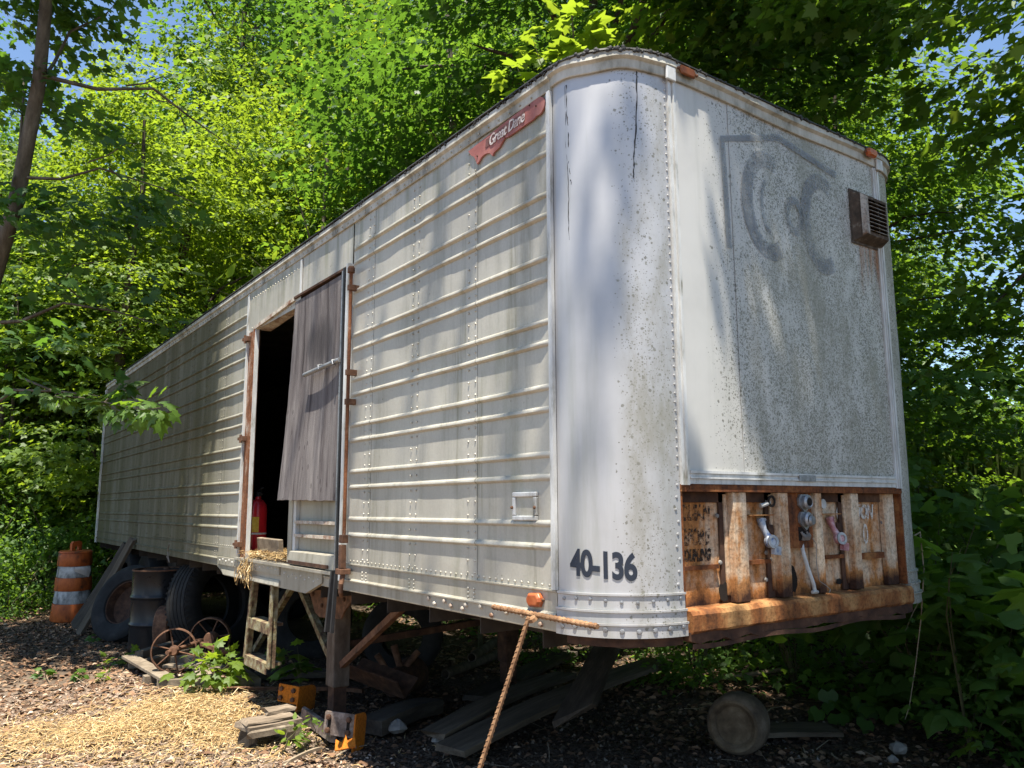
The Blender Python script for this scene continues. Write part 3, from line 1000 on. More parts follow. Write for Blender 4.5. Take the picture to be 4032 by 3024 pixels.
# service connections
sp = MB().box((1.108, .020, H + .315), (1.292, .028, H + .572)).build('socket_plate', 'rust_heavy', tr)
def socket(z, label, lid):
    b = MB()
    out = [(-.045, .018), (-.028, .040), (.030, .040), (.046, .018), (.042, -.012), (.004, -.048), (-.042, -.010)]
    b.prism(out, (1.222, .018, z), (1, 0, 0), (0, 0, 1), (0, -.012, 0))
    b.lathe([(.030, 0), (.034, .018), (.024, .026), (.020, .024), (.018, .004), (0, .004)], (1.225, .006, z + .004), (0, -1, 0), 16)
    s = b.build('electrical_socket', 'cast_alu', tr, smooth=True, label=label)
    if lid:
        MB().lathe([(0, .012), (.02, .011), (.026, 0)], (1.232, -.018, z), (.15, -1, 0), 16).build('socket_lid', 'cast_alu', s, smooth=True)
    else:
        MB().lathe([(.0, .0), (.019, .0)], (1.225, -.0202, z + .004), (0, -1, 0), 16).build('socket_bore', 'hole', s)
socket(H + .525, 'open round-bored cast socket', False)
socket(H + .443, 'capped cast socket', True)
MB().box((1.178, .0185, H + .348), (1.262, .0195, H + .412)).build('cable_cutout', 'hole', tr)
cw = MB()
for k in range(5):
    cw.tube([(1.19 + .014 * k, .012, H + .39 - .008 * (k % 3)), (1.195 + .013 * k, .004, H + .37 - .006 * (k % 2)), (1.20 + .012 * k, .014, H + .352)], .006, 6)
cw.build('terminal_stubs', 'stone', tr)
MB().tube([(1.215, .03, H + .335), (1.205, .02, H + .30), (1.225, .012, H + .22), (1.25, .005, H + .15), (1.252, .0, H + .112)], .0095, 8).tube([(1.228, -.002, H + .112), (1.272, .0, H + .110)], .008, 6).build('conduit_pipe', 'white_pipe', tr, smooth=True)
MB().tube([(1.27, .01, H + .36), (1.285, .0, H + .33), (1.278, .0, H + .24), (1.285, -.005, H + .16), (1.325, -.015, H + .135), (1.345, -.02, H + .118), (1.32, -.03, H + .105)], .0022, 5).build('loose_wire', 'stone', tr)
def glad(x, mat, label):
    r0 = MB().box((x - .115, .012, H + .468), (x + .055, BY - .006, H + .473)).build('coupling_bracket', 'rust_beam', tr)
    b = MB()
    b.tube([(x, .045, H + .455), (x, .04, H + .43), (x + .004, .032, H + .405), (x + .012, .018, H + .372)], [.018, .019, .013, .017], 10)
    b.tube([(x - .024, .04, H + .447), (x + .024, .04, H + .450)], .009, 8)
    b.lathe([(0, -.012), (.028, -.012), (.030, .006), (.022, .014), (.0, .014)], (x + .016, .008, H + .352), (-.25, -1, .1), 18)
    b.prism([(-.016, -.02), (.03, -.026), (.036, .01), (-.01, .02)], (x + .03, .008, H + .316), (1, 0, 0), (0, 0, 1), (0, -.02, 0))
    g_ = b.build('air_coupling', mat, tr, smooth=True, label=label)
    MB().lathe([(.017, 0), (.030, 0), (.030, .005), (.017, .005)], (x + .015, -.005, H + .352), (-.25, -1, .1), 18, closed=True).build('coupling_seal', 'cast_alu', g_)
    MB().prism([(0, 0), (.04, -.005), (.046, -.05), (.01, -.035)], (x + .022, .03, H + .43), (1, 0, 0), (0, 0, 1), (0, -.006, 0)).build('coupling_flag', 'rust_dark', g_)
glad(.935, 'glad_blue', 'blue and white air line coupling')
glad(1.475, 'glad_red', 'faded red air line coupling')
MB().tube([(.905, .02, H + .512), (.94, .01, H + .52), (.975, .025, H + .527), (.985, .055, H + .53)], [.011, .009, .010, .009], 8).build('hose_stub', 'white_pipe', tr, smooth=True)
MB().lathe([(0, 0), (.02, 0), (.024, .02), (.024, .03), (0, .03)], (1.395, .05, H + .52), (0, -1, 0), 10).build('hose_stub', 'white_pipe', tr, smooth=True)
MB().lathe([(.016, 0), (.028, 0), (.028, .004), (.016, .004)], (.972, .0095, H + .533), (0, -1, 0), 14, closed=True).build('hose_grommet', 'hole', tr)
# worn warning lettering on the rusted plate
def worn_mat(name, col, lo, hi, spec=.2):
    t = NT(name)
    t.fin(col, .8, 0, spec)
    tp = t.n('BsdfTransparent'); mx = t.n('MixShader')
    t.l(t.mr(t.noise(38, 5, .8), lo, hi, 0, .95), mx.inputs[0]); t.l(tp.outputs[0], mx.inputs[1]); t.l(t.b.outputs[0], mx.inputs[2]); t.l(mx.outputs[0], t.out.inputs[0])
    return t.m
M['worn_black'] = worn_mat('worn_black_lettering', (.04, .03, .025), .47, .62)
M['worn_black2'] = worn_mat('worn_black_lettering_dense', (.03, .024, .02), .43, .56)
M['worn_pale'] = worn_mat('worn_pale_lettering', (.62, .58, .52), .40, .54)
def lettering(body, x, z, size, y, mat, sx=1., shear=.2, rot=0., name='lettering', offset=.004):
    me = text_mesh(body, size, .0006, shear, offset)
    me.materials.clear()
    me.materials.append(M[mat])
    mw = Matrix.Translation((x, y, z)) @ Matrix.Rotation(rot, 4, 'Y') @ Matrix.Rotation(math.pi / 2, 4, 'X') @ Matrix.Diagonal((sx, 1, 1, 1))
    return share(me, name, tr, mw)
lettering('CLEAN', .415, H + .455, .088, BY - .006, 'worn_black', .66)
lettering('BEFORE', .392, H + .350, .094, BY - .006, 'worn_black', .60)
lettering('COUPLING', .402, H + .283, .066, BY - .006, 'worn_black2', .58)
lettering('CAUTION', 1.545, H + .445, .098, BY - .006, 'worn_pale', .76)
o_ = MB()
for cx, cz, a, b_ in ((1.725, .36, .028, .058), (1.80, .365, .024, .052)):
    band(o_, cx, H + cz, a, b_, .012, .014, 0, 360, BY - .007)
o_.build('lettering', 'worn_pale', tr)

# black number on the corner sheet, wrapped round the curve
M['worn_navy'] = worn_mat('chipped_navy_number', (.024, .030, .044), .26, .36)
def corner_number():
    me = text_mesh('40-136', .165, .0003, 0, .0055, .92)
    me.materials.clear()
    me.materials.append(M['worn_navy'])
    import bmesh
    bm_ = bmesh.new()
    bm_.from_mesh(me)
    bmesh.ops.triangulate(bm_, faces=bm_.faces[:])
    for _ in range(2):
        long = [e for e in bm_.edges if e.calc_length() > .02]
        bmesh.ops.subdivide_edges(bm_, edges=long, cuts=1)
        bmesh.ops.triangulate(bm_, faces=bm_.faces[:])
    xs = [v.co.x for v in bm_.verts]
    x0, x1 = min(xs), max(xs)
    s0, s1 = CR * R(11), CR * R(56.5)
    for v in bm_.verts:
        s = s0 + (v.co.x - x0) / (x1 - x0) * (s1 - s0)
        tilt = .018 * (v.co.x - x0) / (x1 - x0)
        a = math.pi + s / CR
        r_ = CR + .0022 + v.co.z * .5
        v.co = (CR + r_ * math.cos(a), CR + r_ * math.sin(a), H + .240 + v.co.y * .88 - tilt)
    bm_.to_mesh(me)
    bm_.free()
    share(me, 'trailer_number', tr)
corner_number()

# ------------------------------------------------------------------ lights, badge, document box
def marker(c, nrm, upv, w, h, d, mat, label):
    c, nn, uu = Vector(c), Vector(nrm).normalized(), Vector(upv).normalized()
    sd = uu.cross(nn)
    o_ = [(-w / 2 + .014, -h / 2), (w / 2 - .014, -h / 2), (w / 2, -h / 2 + .02), (w / 2, h / 2 - .02), (w / 2 - .014, h / 2), (-w / 2 + .014, h / 2), (-w / 2, h / 2 - .02), (-w / 2, -h / 2 + .02)]
    b = MB()
    k = len(o_)
    vs = [c + sd * u + uu * v for u, v in o_] + [c + sd * u + uu * v + nn * d * .6 for u, v in o_] + [c + sd * u * .8 + uu * v * .75 + nn * d for u, v in o_]
    fs = [(i, (i + 1) % k, k + (i + 1) % k, k + i) for i in range(k)] + [(k + i, k + (i + 1) % k, 2 * k + (i + 1) % k, 2 * k + i) for i in range(k)] + [tuple(2 * k + i for i in range(k))]
    m_ = b.add(vs, fs).build('marker_light', mat, tr, smooth=False, label=label, bevel=.003)
    sc = MB()
    for s_ in (-1, 1):
        sc.dome(c + sd * s_ * (w / 2 + .003), nn, .008, .012, 7)
    sc.build('light_screws', 'rust_brown', m_)
marker((-.007, .505, H + .118), (-1, 0, 0), (0, .08, 1), .095, .058, .028, 'amber', 'amber side marker light by the corner')
marker((1.97, -.030, ZT + .068), (0, -1, 0), (0, 0, 1), .095, .045, .026, 'amber', 'amber marker light on the top rail')
marker((.475, -.028, ZT + .066), (0, -1, 0), (0, 0, 1), .115, .042, .010, 'amber_old', 'burnt brown marker light on the top rail')

def badge():
    # plan in (along, up): along runs from the tail (y = 1.06) forward to the round end (y = .40)
    top = [(0, .060), (.14, .070), (.30, .082), (.45, .090), (.57, .095)]
    end = [(.60 + .055 * math.cos(R(a)), .052 + .045 * math.sin(R(a))) for a in range(80, -81, -20)]
    low = [(.59, .012), (.57, .004), (.45, .0), (.36, -.003), (.335, .004), (.315, -.006), (.29, -.026), (.262, -.032), (.238, -.036), (.225, -.05), (.205, -.028), (.18, -.018), (.15, -.015), (.125, -.02), (.105, -.034), (.085, -.042), (.075, -.02), (.055, .010), (.03, .025)]
    out = top + end + low
    oy, oz = 1.055, H + 2.305
    b = MB().prism(out, (-.004, oy, oz), (0, -1, 0), (0, 0, 1), (-.010, 0, 0)).build('name_badge', 'emblem', tr, label='faded red winged nameplate under the top rail')
    MB().prism([(.165, .014), (.50, .026), (.50, .074), (.17, .058)], (-.0142, oy, oz), (0, -1, 0), (0, 0, 1), (-.002, 0, 0)).build('badge_band', 'emblem_dark', b)
    me = text_mesh('Great Dane', .086, .0012, .25, .0012, .92)
    me.materials.clear(); me.materials.append(M['letter'])
    xs = [v.co.x for v in me.vertices]
    x0, x1 = min(xs), max(xs)
    for v in me.vertices:
        u = (v.co.x - x0) / (x1 - x0)
        v.co = (-.0165 - max(0, v.co.z), oy - (.205 + u * .30), oz + .010 + .014 * u + v.co.y * .93)
    share(me, 'badge_lettering', b)
    bs = MB()
    for u, v_ in ((.09, .0), (.20, .035), (.41, .062), (.33, .012), (.54, .085), (.59, .06)):
        bs.dome((-.014, oy - u, oz + v_), nx, .005, .006, 6)
    bs.build('badge_pins', 'rust_dark', b, kind='stuff')
badge()

def doc_box():
    y0, y1, z0, z1 = .492, .668, H + .452, H + .578
    b = MB()
    w = .022
    for a, c in (((y0, z0), (y1, z0 + w)), ((y0, z1 - w), (y1, z1)), ((y0, z0 + w), (y0 + w, z1 - w)), ((y1 - w, z0 + w), (y1, z1 - w))):
        b.box((-.0195, a[0], a[1]), (-.001, c[0], c[1]))
    d = b.build('document_holder', 'trim', tr, bevel=.005, label='small square document holder frame')
    MB().box((-.009, y0 + w, z0 + w), (-.003, y1 - w, z1 - w)).build('holder_back', 'side', d)
    MB().dome((-.019, y0 + .004, H + .51), nx, .008, .010, 6).dome((-.019, y1 - .004, H + .51), nx, .008, .012, 6).build('holder_clips', 'rust_brown', d)
doc_box()

# ------------------------------------------------------------------ doorway
DY0, DY1 = 2.60, 4.43
# jambs
jr = MB().box((-.040, 2.485, H + .06), (.02, 2.520, H + 2.118)).box((-.026, 2.5205, H + .06), (.02, 2.540, H + 2.11))
jr.build('door_jamb', 'trim', tr)
MB().box((-.044, 2.5405, H + .06), (.03, 2.562, H + 2.10)).build('rubber_seal', 'black', tr)
MB().box((-.036, 2.5625, H + .10), (.05, 2.60, H + 2.09)).build('door_jamb', 'cast_alu', tr)
jl = MB().box((-.012, 4.455, H + .10), (.03, 4.62, H + 2.03)).box((-.030, 4.44, H + .10), (.016, 4.4545, H + 2.035))
jl.build('door_jamb', 'rust_jamb', tr, label='rusted peeling hinge jamb')
MB().box((-.030, 4.622, H + .12), (-.001, 4.645, H + 2.05)).box((-.02, 4.425, H + .10), (.012, 4.4395, H + 2.05)).build('door_jamb', 'trim', tr)
for z in (1.97, 1.10, .21):
    h = MB()
    h.tube([(-.045, 4.625, H + z - .035), (-.045, 4.625, H + z + .035)], .012, 8)
    h.box((-.048, 4.56, H + z - .02), (-.013, 4.625, H + z + .02))
    h.box((-.060, 4.63, H + z - .012), (-.032, 4.665, H + z + .012))
    h.build('hinge', 'rust_brown', tr, smooth=False)
MB().hexa([(-.025, 3.53, H + 2.085), (-.025, 4.45, H + 2.03), (.12, 4.45, H + 2.03), (.12, 3.53, H + 2.085),
           (-.025, 3.53, H + 2.112), (-.025, 4.45, H + 2.06), (.12, 4.45, H + 2.06), (.12, 3.53, H + 2.112)]).build('door_head', 'rust_peel', tr)
MB().box((-.022, 2.53, H + 2.10), (.02, 3.53, H + 2.117)).build('door_head', 'rust_dark', tr)
# warped plywood sheet
def plywood():
    ny, nz = 20, 34
    y0, y1 = 2.605, 3.525
    grid = []
    r_ = random.Random(3)
    for side in (0, 1):
        for i in range(ny + 1):
            for j in range(nz + 1):
                t, b_ = i / ny, j / nz          # b_ = 0 at the top
                y = y0 + (y1 - y0) * t
                zt_ = H + 2.085 - .012 * t
                zb_ = H + .558 + .012 * t
                z = zt_ + (zb_ - zt_) * b_
                x = -.012 - .018 * b_ - .062 * (b_ ** 1.8) * (t ** 1.6)
                x += .016 * math.sin(math.pi * t) * math.sin(math.pi * min(1, b_ * 1.25))
                if i == ny:
                    y += r_.uniform(-.004, .004)
                if j == nz:
                    z += r_.uniform(-.005, .003)
                grid.append((x + (.016 if side else 0), y, z))
    m = nz + 1
    fs = []
    k = (ny + 1) * m
    for i in range(ny):
        for j in range(nz):
            a = i * m + j
            fs.append((a, a + 1, a + m + 1, a + m))
            fs.append((k + a, k + a + m, k + a + m + 1, k + a + 1))
    for i in range(ny):
        for j in (0, nz):
            a = i * m + j
            fs.append((a, a + m, k + a + m, k + a))
    for j in range(nz):
        for i in (0, ny):
            a = i * m + j
            fs.append((a, a + 1, k + a + 1, k + a))
    return MB().add(grid, fs).build('plywood_door', 'ply_door', tr, smooth=True, label='warped grey plywood sheet on the door')
pd = plywood()
MB().tube([(-.046, 2.575, H + 1.478), (-.060, 3.155, H + 1.452)], .0165, 10).build('door_handle', 'cast_alu', pd, smooth=True)
for y in (2.64, 2.88):
    MB().tube([(-.005, y + .005, H + 1.475), (-.045, y + .012, H + 1.492), (-.070, y + .004, H + 1.482), (-.068, y - .004, H + 1.456), (-.045, y, H + 1.452)], .006, 6).build('handle_ring', 'cast_alu', pd, smooth=True)
# inner aluminium door seen below the plywood
dl = MB()
x = .035
dl.box((x, 2.601, H + .10), (x + .04, 3.53, H + .63))
dr = dl.build('lower_door', 'rail', tr)
MB().box((-.002, 3.452, H + .12), (x - .001, 3.53, H + 2.02)).build('door_stile', 'rail', tr)
MB().box((.006, 3.40, H + .20), (x - .001, 3.45, H + .60)).build('door_channel', 'trim', tr)
for z in (.305, .40):
    MB().box((-.006, 2.63, H + z), (x - .001, 3.398, H + z + .022)).build('door_crossbar', 'rust_peel', tr)
MB().hexa([(-.028, 2.63, H + .115), (-.028, 3.44, H + .115), (.034, 3.44, H + .115), (.034, 2.63, H + .115),
           (-.018, 2.63, H + .20), (-.018, 3.44, H + .20), (.034, 3.44, H + .215), (.034, 2.63, H + .215)]).build('door_foot_rail', 'rail', tr)
MB().box((-.036, 2.70, H + .118), (-.030, 3.42, H + .142)).build('sill_strip', 'rust_dark', tr)
# locking rod
MB().tube([(-.052, 2.412, H + 2.05), (-.055, 2.41, H + .33)], .0115, 10).build('locking_rod', 'rust_jamb', tr, smooth=True)
k_ = MB()
k_.lathe([(0, 0), (.024, 0), (.024, .03), (.018, .042), (0, .042)], (-.052, 2.412, H + 2.03), (0, 0, 1), 12)
for z in (1.93, 1.37, 1.18):
    k_.box((-.068, 2.396, H + z - .018), (-.001, 2.430, H + z + .018))
k_.build('rod_bracket', 'rust_brown', tr)
lv = MB()
lv.box((-.076, 2.385, H + .295), (-.035, 2.440, H + .345))
lv.box((-.080, 2.388, H + .14), (-.045, 2.432, H + .285))
lv.box((-.088, 2.375, H + .105), (-.018, 2.455, H + .139))
lv.tube([(-.06, 2.40, H + .105), (-.075, 2.39, H + .05), (-.072, 2.40, H + .0), (-.05, 2.435, H - .025), (-.03, 2.475, H - .03)], [.017, .016, .015, .015, .013], 8)
lv.build('lock_lever', 'rust_brown', tr, bevel=.004)
MB().bar((-.045, 2.575, H + .12), (-.060, 2.618, H - .26), .022, .034, (1, 0, 0)).build('hanging_strip', 'black', tr)
MB().bar((-.040, 2.545, H + .10), (-.058, 2.548, H - .26), .018, .022, (1, 0, 0)).build('hanging_strip', 'black', tr)
# sill skirt
sk = MB()
pl = [(5.24, H + .085), (2.84, H + .085), (2.84, H + .018), (3.12, H - .070), (5.02, H - .070), (5.24, H - .005)]
sk.prism([(y, z) for y, z in pl], (-.012, 0, 0), (0, 1, 0), (0, 0, 1), (.03, 0, 0))
sk.build('sill_skirt', 'rail', tr)
MB().box((-.026, 3.62, H + .02), (-.0125, 5.20, H + .083)).build('skirt_doubler', 'rail', tr)
MB().hexa([(-.030, 3.62, H - .06), (-.030, 5.0, H - .06), (-.0125, 5.0, H - .06), (-.0125, 3.62, H - .06), (-.020, 3.62, H - .02), (-.020, 5.1, H - .02), (-.0125, 5.1, H - .02), (-.0125, 3.62, H - .02)]).build('skirt_lip', 'rail', tr)
MB().box((-.048, 2.60, H + .086), (.03, 4.655, H + .105)).build('door_sill', 'rail', tr)
MB().box((-.006, 4.62, H + .09), (.03, 5.25, H + .1675)).build('sill_filler', 'rail', tr)
sr = MB()
for k in range(17):
    sr.dome((-.026, 3.68 + k * .09, H + .055 + .012 * (k % 2)), nx, .008, .008, 6)
for k in range(9):
    sr.dome((-.012, 2.9 + k * .08, H + .04 - .02 * (k % 2)), nx, .007, .006, 6)
sr.build('skirt_rivets', 'trim', tr, smooth=True, kind='stuff')

# ------------------------------------------------------------------ interior shell
sh = MB()
sh.box((.03, .37, H + .02), (W - .03, L - .02, H + .08))
sh.build('cargo_floor', 'floor_board', tr)
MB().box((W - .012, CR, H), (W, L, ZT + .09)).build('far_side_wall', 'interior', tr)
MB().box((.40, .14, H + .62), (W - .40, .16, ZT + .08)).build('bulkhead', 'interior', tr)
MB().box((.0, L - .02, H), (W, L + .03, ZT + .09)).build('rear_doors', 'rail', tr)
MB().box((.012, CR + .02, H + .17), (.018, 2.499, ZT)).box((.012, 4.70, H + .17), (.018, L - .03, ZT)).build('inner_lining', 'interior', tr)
MB().box((-.025, L - .03, H - .01), (-.001, L + .035, ZT)).build('rear_post', 'trim', tr)
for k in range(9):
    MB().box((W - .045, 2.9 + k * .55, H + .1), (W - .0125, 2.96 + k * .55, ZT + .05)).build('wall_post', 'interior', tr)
MB().bar((W - .06, 3.5, H + 1.35), (W - .06, 9.5, H + 1.0), .03, .03).build('inner_rail', 'plank', tr)
# underframe
for x in (.55, 1.85):
    MB().box((x - .05, .5, H - .14), (x + .05, L - .1, H + .018)).build('frame_rail', 'under', tr)
for k in range(24):
    y = .5 + k * .49
    MB().box((.03, y, H + .002), (W - .03, y + .045, H + .019)).box((.04, y + .02, H - .09), (W - .04, y + .026, H + .001)).build('cross_member', 'under', tr)
MB().box((.4, .5, H - .06), (2.05, 1.6, H - .045)).build('coupler_plate', 'rust_dark', tr)
# landing gear
for i, lx in enumerate((.40, 1.95)):
    leg = MB().box((lx - .065, 3.41, .26), (lx + .065, 3.55, H - .04)).build('landing_leg', 'leg_steel' if i == 0 else 'rust_dark', tr, bevel=.008)
    MB().box((lx - .05, 3.428, .04), (lx + .05, 3.532, .259)).build('leg_inner_tube', 'rust_dark', leg)
    MB().box((lx - .13, 3.36, -.02), (lx + .13, 3.60, .039)).build('leg_foot', 'rust_dark', leg)
    if i == 0:
        MB().prism([(4.0, H - .002), (2.95, H - .002), (3.05, .93), (3.20, .83), (3.26, .765), (3.65, .74), (3.74, .765)], (lx - .085, .0, 0), (0, 1, 0), (0, 0, 1), (.012, 0, 0)).build('gusset_plate', 'rust_brown', tr)
        gb = MB()
        for yy, zz in ((3.40, -.09), (3.38, -.16), (3.58, -.14), (3.60, -.22), (3.40, -.24), (3.2, -.14), (3.78, -.15)):
            gb.dome((lx - .086, yy, H + zz), nx, .018, .016, 6)
        gb.build('gusset_bolts', 'rust_dark', tr, kind='stuff')
MB().bar((.40, 3.57, .42), (.42, 4.42, H - .08), .05, .05).build('brace', 'moss_steel', tr)
MB().bar((.40, 3.40, .42), (.42, 2.30, H - .02), .045, .045).build('brace', 'rust_brown', tr)
MB().bar((.48, 5.6, .22), (.44, 4.42, H - .06), .045, .045).build('brace', 'moss_steel', tr)
MB().bar((.465, 3.48, .55), (1.885, 3.48, .62), .05, .05).build('brace', 'rust_dark', tr)
# hanging step ladder
ld = []
def lad(p0, p1, w, mat):
    MB().bar(p0, p1, w, .012, (1, 0, 0)).bar(Vector(p0) + Vector((.028, 0, 0)), Vector(p1) + Vector((.028, 0, 0)), .012, .045, (1, 0, 0)).build('step_rail', mat, tr)
lad((-.008, 4.255, H - .06), (-.010, 4.372, .375), .05, 'moss_steel')
lad((-.008, 3.80, H - .06), (-.010, 3.815, .375), .05, 'moss_steel')
for z, ya, yb in ((.675, 3.835, 4.29), (.385, 3.84, 4.345)):
    MB().box((-.022, ya, z), (.10, yb, z + .022)).box((-.022, ya, z - .055), (-.014, yb, z - .001)).build('step_tread', 'moss_steel', tr)
# bogie
for y in (9.1, 10.35):
    MB().tube([(.15, y, .50), (W - .15, y, .50)], .06, 10).build('axle', 'under', tr)
    for x in (.42, 2.02):
        for dx in (-.14, .14):
            tt = MB().lathe([(.30, -.12), (.40, -.135), (.48, -.125), (.505, -.09), (.505, .09), (.48, .125), (.40, .135), (.30, .12)], (x + dx, y, .505), (1, 0, 0), 28).build('tyre', 'rubber', tr, smooth=True)
            MB().lathe([(.30, -.11), (.27, -.09), (.27, .02), (.12, .05), (.06, .05), (0, .05)], (x + dx, y, .505), (-1, 0, 0), 24).build('rim', 'rust_dark', tt, smooth=True)
MB().box((.36, 8.3, .66), (.46, 11.0, H - .14)).box((1.98, 8.3, .66), (2.08, 11.0, H - .14)).build('suspension_beam', 'under', tr)
MB().tube([(-.02, 7.02, H + .02), (-.05, 7.0, H + .0), (-.03, 6.96, H - .06), (-.05, 6.98, H + .05), (-.08, 6.80, H + .14)], .006, 5).build('loose_wire', 'stone', tr)

# ================================================================== foliage tools
def sym(half):
    return np.array(half + [(-u, v) for u, v in half[::-1] if u > 1e-6], dtype=float)
T_MAPLE = sym([(0, 0), (.24, -.10), (.25, .07), (.56, .20), (.41, .35), (.48, .60), (.21, .56), (0, 1.0)])
T_FAR = sym([(0, 0), (.34, -.04), (.50, .36), (.22, .48), (0, 1.0)])
T_OVAL = sym([(0, 0), (.20, .22), (.25, .48), (.13, .80), (0, 1.0)])
T_GRAPE = sym([(0, .08), (.30, -.12), (.55, .16), (.50, .48), (.30, .58), (.14, .80), (0, 1.0)])
def leaf_cloud(P, D, N, S, tmpl, droop=.2, fold=.22):
    D = D / np.linalg.norm(D, axis=1, keepdims=True)
    X = np.cross(D, N)
    X /= np.linalg.norm(X, axis=1, keepdims=True) + 1e-9
    N = np.cross(X, D)
    u = tmpl[:, 0][None, :, None]
    v = tmpl[:, 1][None, :, None]
    s = S[:, None, None]
    z = -(np.abs(u) * fold + v * v * droop)
    V = P[:, None, :] + s * (u * X[:, None, :] + v * D[:, None, :] + z * N[:, None, :])
    return V.reshape(-1, 3)
def spray_leaves(rs, centers, dirs, per, length, width, size, up_j=.45):
    """flat sprays of leaves along twigs: centers (K,3), dirs (K,3)"""
    K = len(centers)
    d = dirs / np.linalg.norm(dirs, axis=1, keepdims=True)
    side = np.cross(d, np.array([0, 0, 1.]))
    side /= np.linalg.norm(side, axis=1, keepdims=True) + 1e-9
    a = rs.uniform(-.5, .5, (K, per, 1))
    b = rs.uniform(-.5, .5, (K, per, 1)) * (1 - .7 * np.abs(a))
    h = rs.normal(0, .05, (K, per, 1))
    P = centers[:, None] + d[:, None] * a * length + side[:, None] * b * width * 2 + np.array([0, 0, 1.]) * (h - .25 * (a + .2) ** 2 * length)
    D = d[:, None] * (1.0 + 0 * a) + side[:, None] * b * 4 + rs.normal(0, .45, (K, per, 3)) + np.array([0, 0, -.35])
    N = np.array([0, 0, 1.]) + rs.normal(0, up_j, (K, per, 3)) + d[:, None] * .25
    S = size * rs.uniform(.45, 1.25, K * per)
    return P.reshape(-1, 3), D.reshape(-1, 3), N.reshape(-1, 3), S
def blob_sprays(rs, blobs, n, axis_xy=(0, 0)):
    """spray centres through ellipsoids (cx,cy,cz,rx,ry,rz), in loose tiers"""
    vol = np.array([b[3] * b[4] * b[5] for b in blobs]) ** .8
    idx = rs.choice(len(blobs), n, p=vol / vol.sum())
    B = np.array(blobs)[idx]
    g = rs.normal(0, 1, (n, 3))
    g /= np.linalg.norm(g, axis=1, keepdims=True)
    r = rs.uniform(.12, 1, (n, 1)) ** .5
    C = B[:, :3] + g * r * B[:, 3:]
    tier = .95
    warp = .42 * np.sin(C[:, 0] * 1.1 + 1.7 * idx) + .38 * np.sin(C[:, 1] * 1.3 + 2.9 * idx) + (idx * .37) % tier
    C[:, 2] = np.round((C[:, 2] + warp) / tier) * tier - warp + rs.normal(0, .13, n)
    out = C - np.array([axis_xy[0], axis_xy[1], 0])
    out[:, 2] = rs.normal(-.1, .25, n)
    out[:, :2] += rs.normal(0, .7, (n, 2))
    return C, out
def make_crown(seed, blobs, n, per, size, tmpl, length=.9, width=.5, axis=(0, 0), up_j=.45):
    rs = np.random.RandomState(seed)
    C, O = blob_sprays(rs, blobs, n, axis)
    return leaf_cloud(*spray_leaves(rs, C, O, per, length, width, size, up_j), tmpl), C
def trunk_mb(seed, pts, r0, r1, limbs, n=8):
    """tapered trunk through pts and limbs bending out to their ends"""
    rg = random.Random(seed)
    b = MB()
    m = len(pts)
    b.tube(pts, [r0 + (r1 - r0) * i / (m - 1) for i in range(m)], n)
    for start, end, r in limbs:
        s, e = Vector(start), Vector(end)
        mid = s.lerp(e, .5) + Vector((rg.uniform(-.2, .2), rg.uniform(-.2, .2), .12 * (e - s).length))
        q1 = s.lerp(mid, .5) + Vector((0, 0, -.04 * (e - s).length))
        b.tube([s, q1, mid, mid.lerp(e, .55) + Vector((rg.uniform(-.1, .1), rg.uniform(-.1, .1), .03)), e], [r, r * .8, r * .6, r * .4, r * .12], 5)
    return b
def proto_tree(name, seed, height, r0, blobs, n, per, size, mat, bark, label, cat, tmpl=T_FAR, nl=14, length=.9, width=.5):
    t = thing(name, label, cat)
    rg = random.Random(seed)
    pts = [(0, 0, -.2)]
    x = y = 0
    for k in range(1, 7):
        x += rg.uniform(-.12, .12); y += rg.uniform(-.12, .12)
        pts.append((x, y, height * .95 * k / 6))
    v, C = make_crown(seed, blobs, n, per, size, tmpl, length, width)
    lm = []
    for k in range(nl):
        e = C[rg.randrange(len(C))]
        z = max(.5, min(height * .8, e[2] - rg.uniform(.3, 1.2)))
        f = z / (height * .95) * 6
        i = min(5, int(f))
        a, b_ = Vector(pts[i]), Vector(pts[i + 1])
        lm.append((a.lerp(b_, f - i), tuple(e), r0 * rg.uniform(.16, .34)))
    trunk_mb(seed, pts, r0, r0 * .18, lm).build('trunk', bark, t, smooth=True)
    me = np_mesh('crown', v, len(tmpl), mat)
    share(me, 'crown', t)
    return t

# ------------------------------------------------------------------ forest trees
def big_blobs(seed, h, low, rad):
    rg = random.Random(seed)
    out = []
    k = 11
    for i in range(k):
        f = i / (k - 1)
        z = low + (h - low) * f
        rr = rad * (.55 + .75 * math.sin(math.pi * min(1, f * .75 + .22)))
        a = i * 2.4 + rg.uniform(-.4, .4)
        out.append((rr * .55 * math.cos(a), rr * .55 * math.sin(a), z, rr * .8, rr * .8, max(.7, (h - low) / k * 1.05)))
    return out
PROTOS = []
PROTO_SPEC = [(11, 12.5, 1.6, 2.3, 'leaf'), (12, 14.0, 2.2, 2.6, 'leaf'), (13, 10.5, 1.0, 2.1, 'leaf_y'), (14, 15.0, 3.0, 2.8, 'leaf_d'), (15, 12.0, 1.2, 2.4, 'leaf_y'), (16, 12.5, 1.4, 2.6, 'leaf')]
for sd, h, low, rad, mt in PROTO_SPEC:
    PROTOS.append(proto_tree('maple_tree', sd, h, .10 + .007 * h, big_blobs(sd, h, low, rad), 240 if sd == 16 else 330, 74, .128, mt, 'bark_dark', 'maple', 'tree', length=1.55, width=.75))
FOREST = []   # x, y, prototype, turn, scale, label, group
CX, CY = -2.16, -2.31
GL = 'trees of the wood beyond the rear of the trailer'
GM = 'trees of the wood behind the trailer roof'
GR = 'trees of the wood to the right of the trailer front'
L_Y = 'tall sunlit yellow-green maple in the wood above the rear half of the trailer'
L_L = 'tall green leafy tree in the wood beyond the traffic barrel'
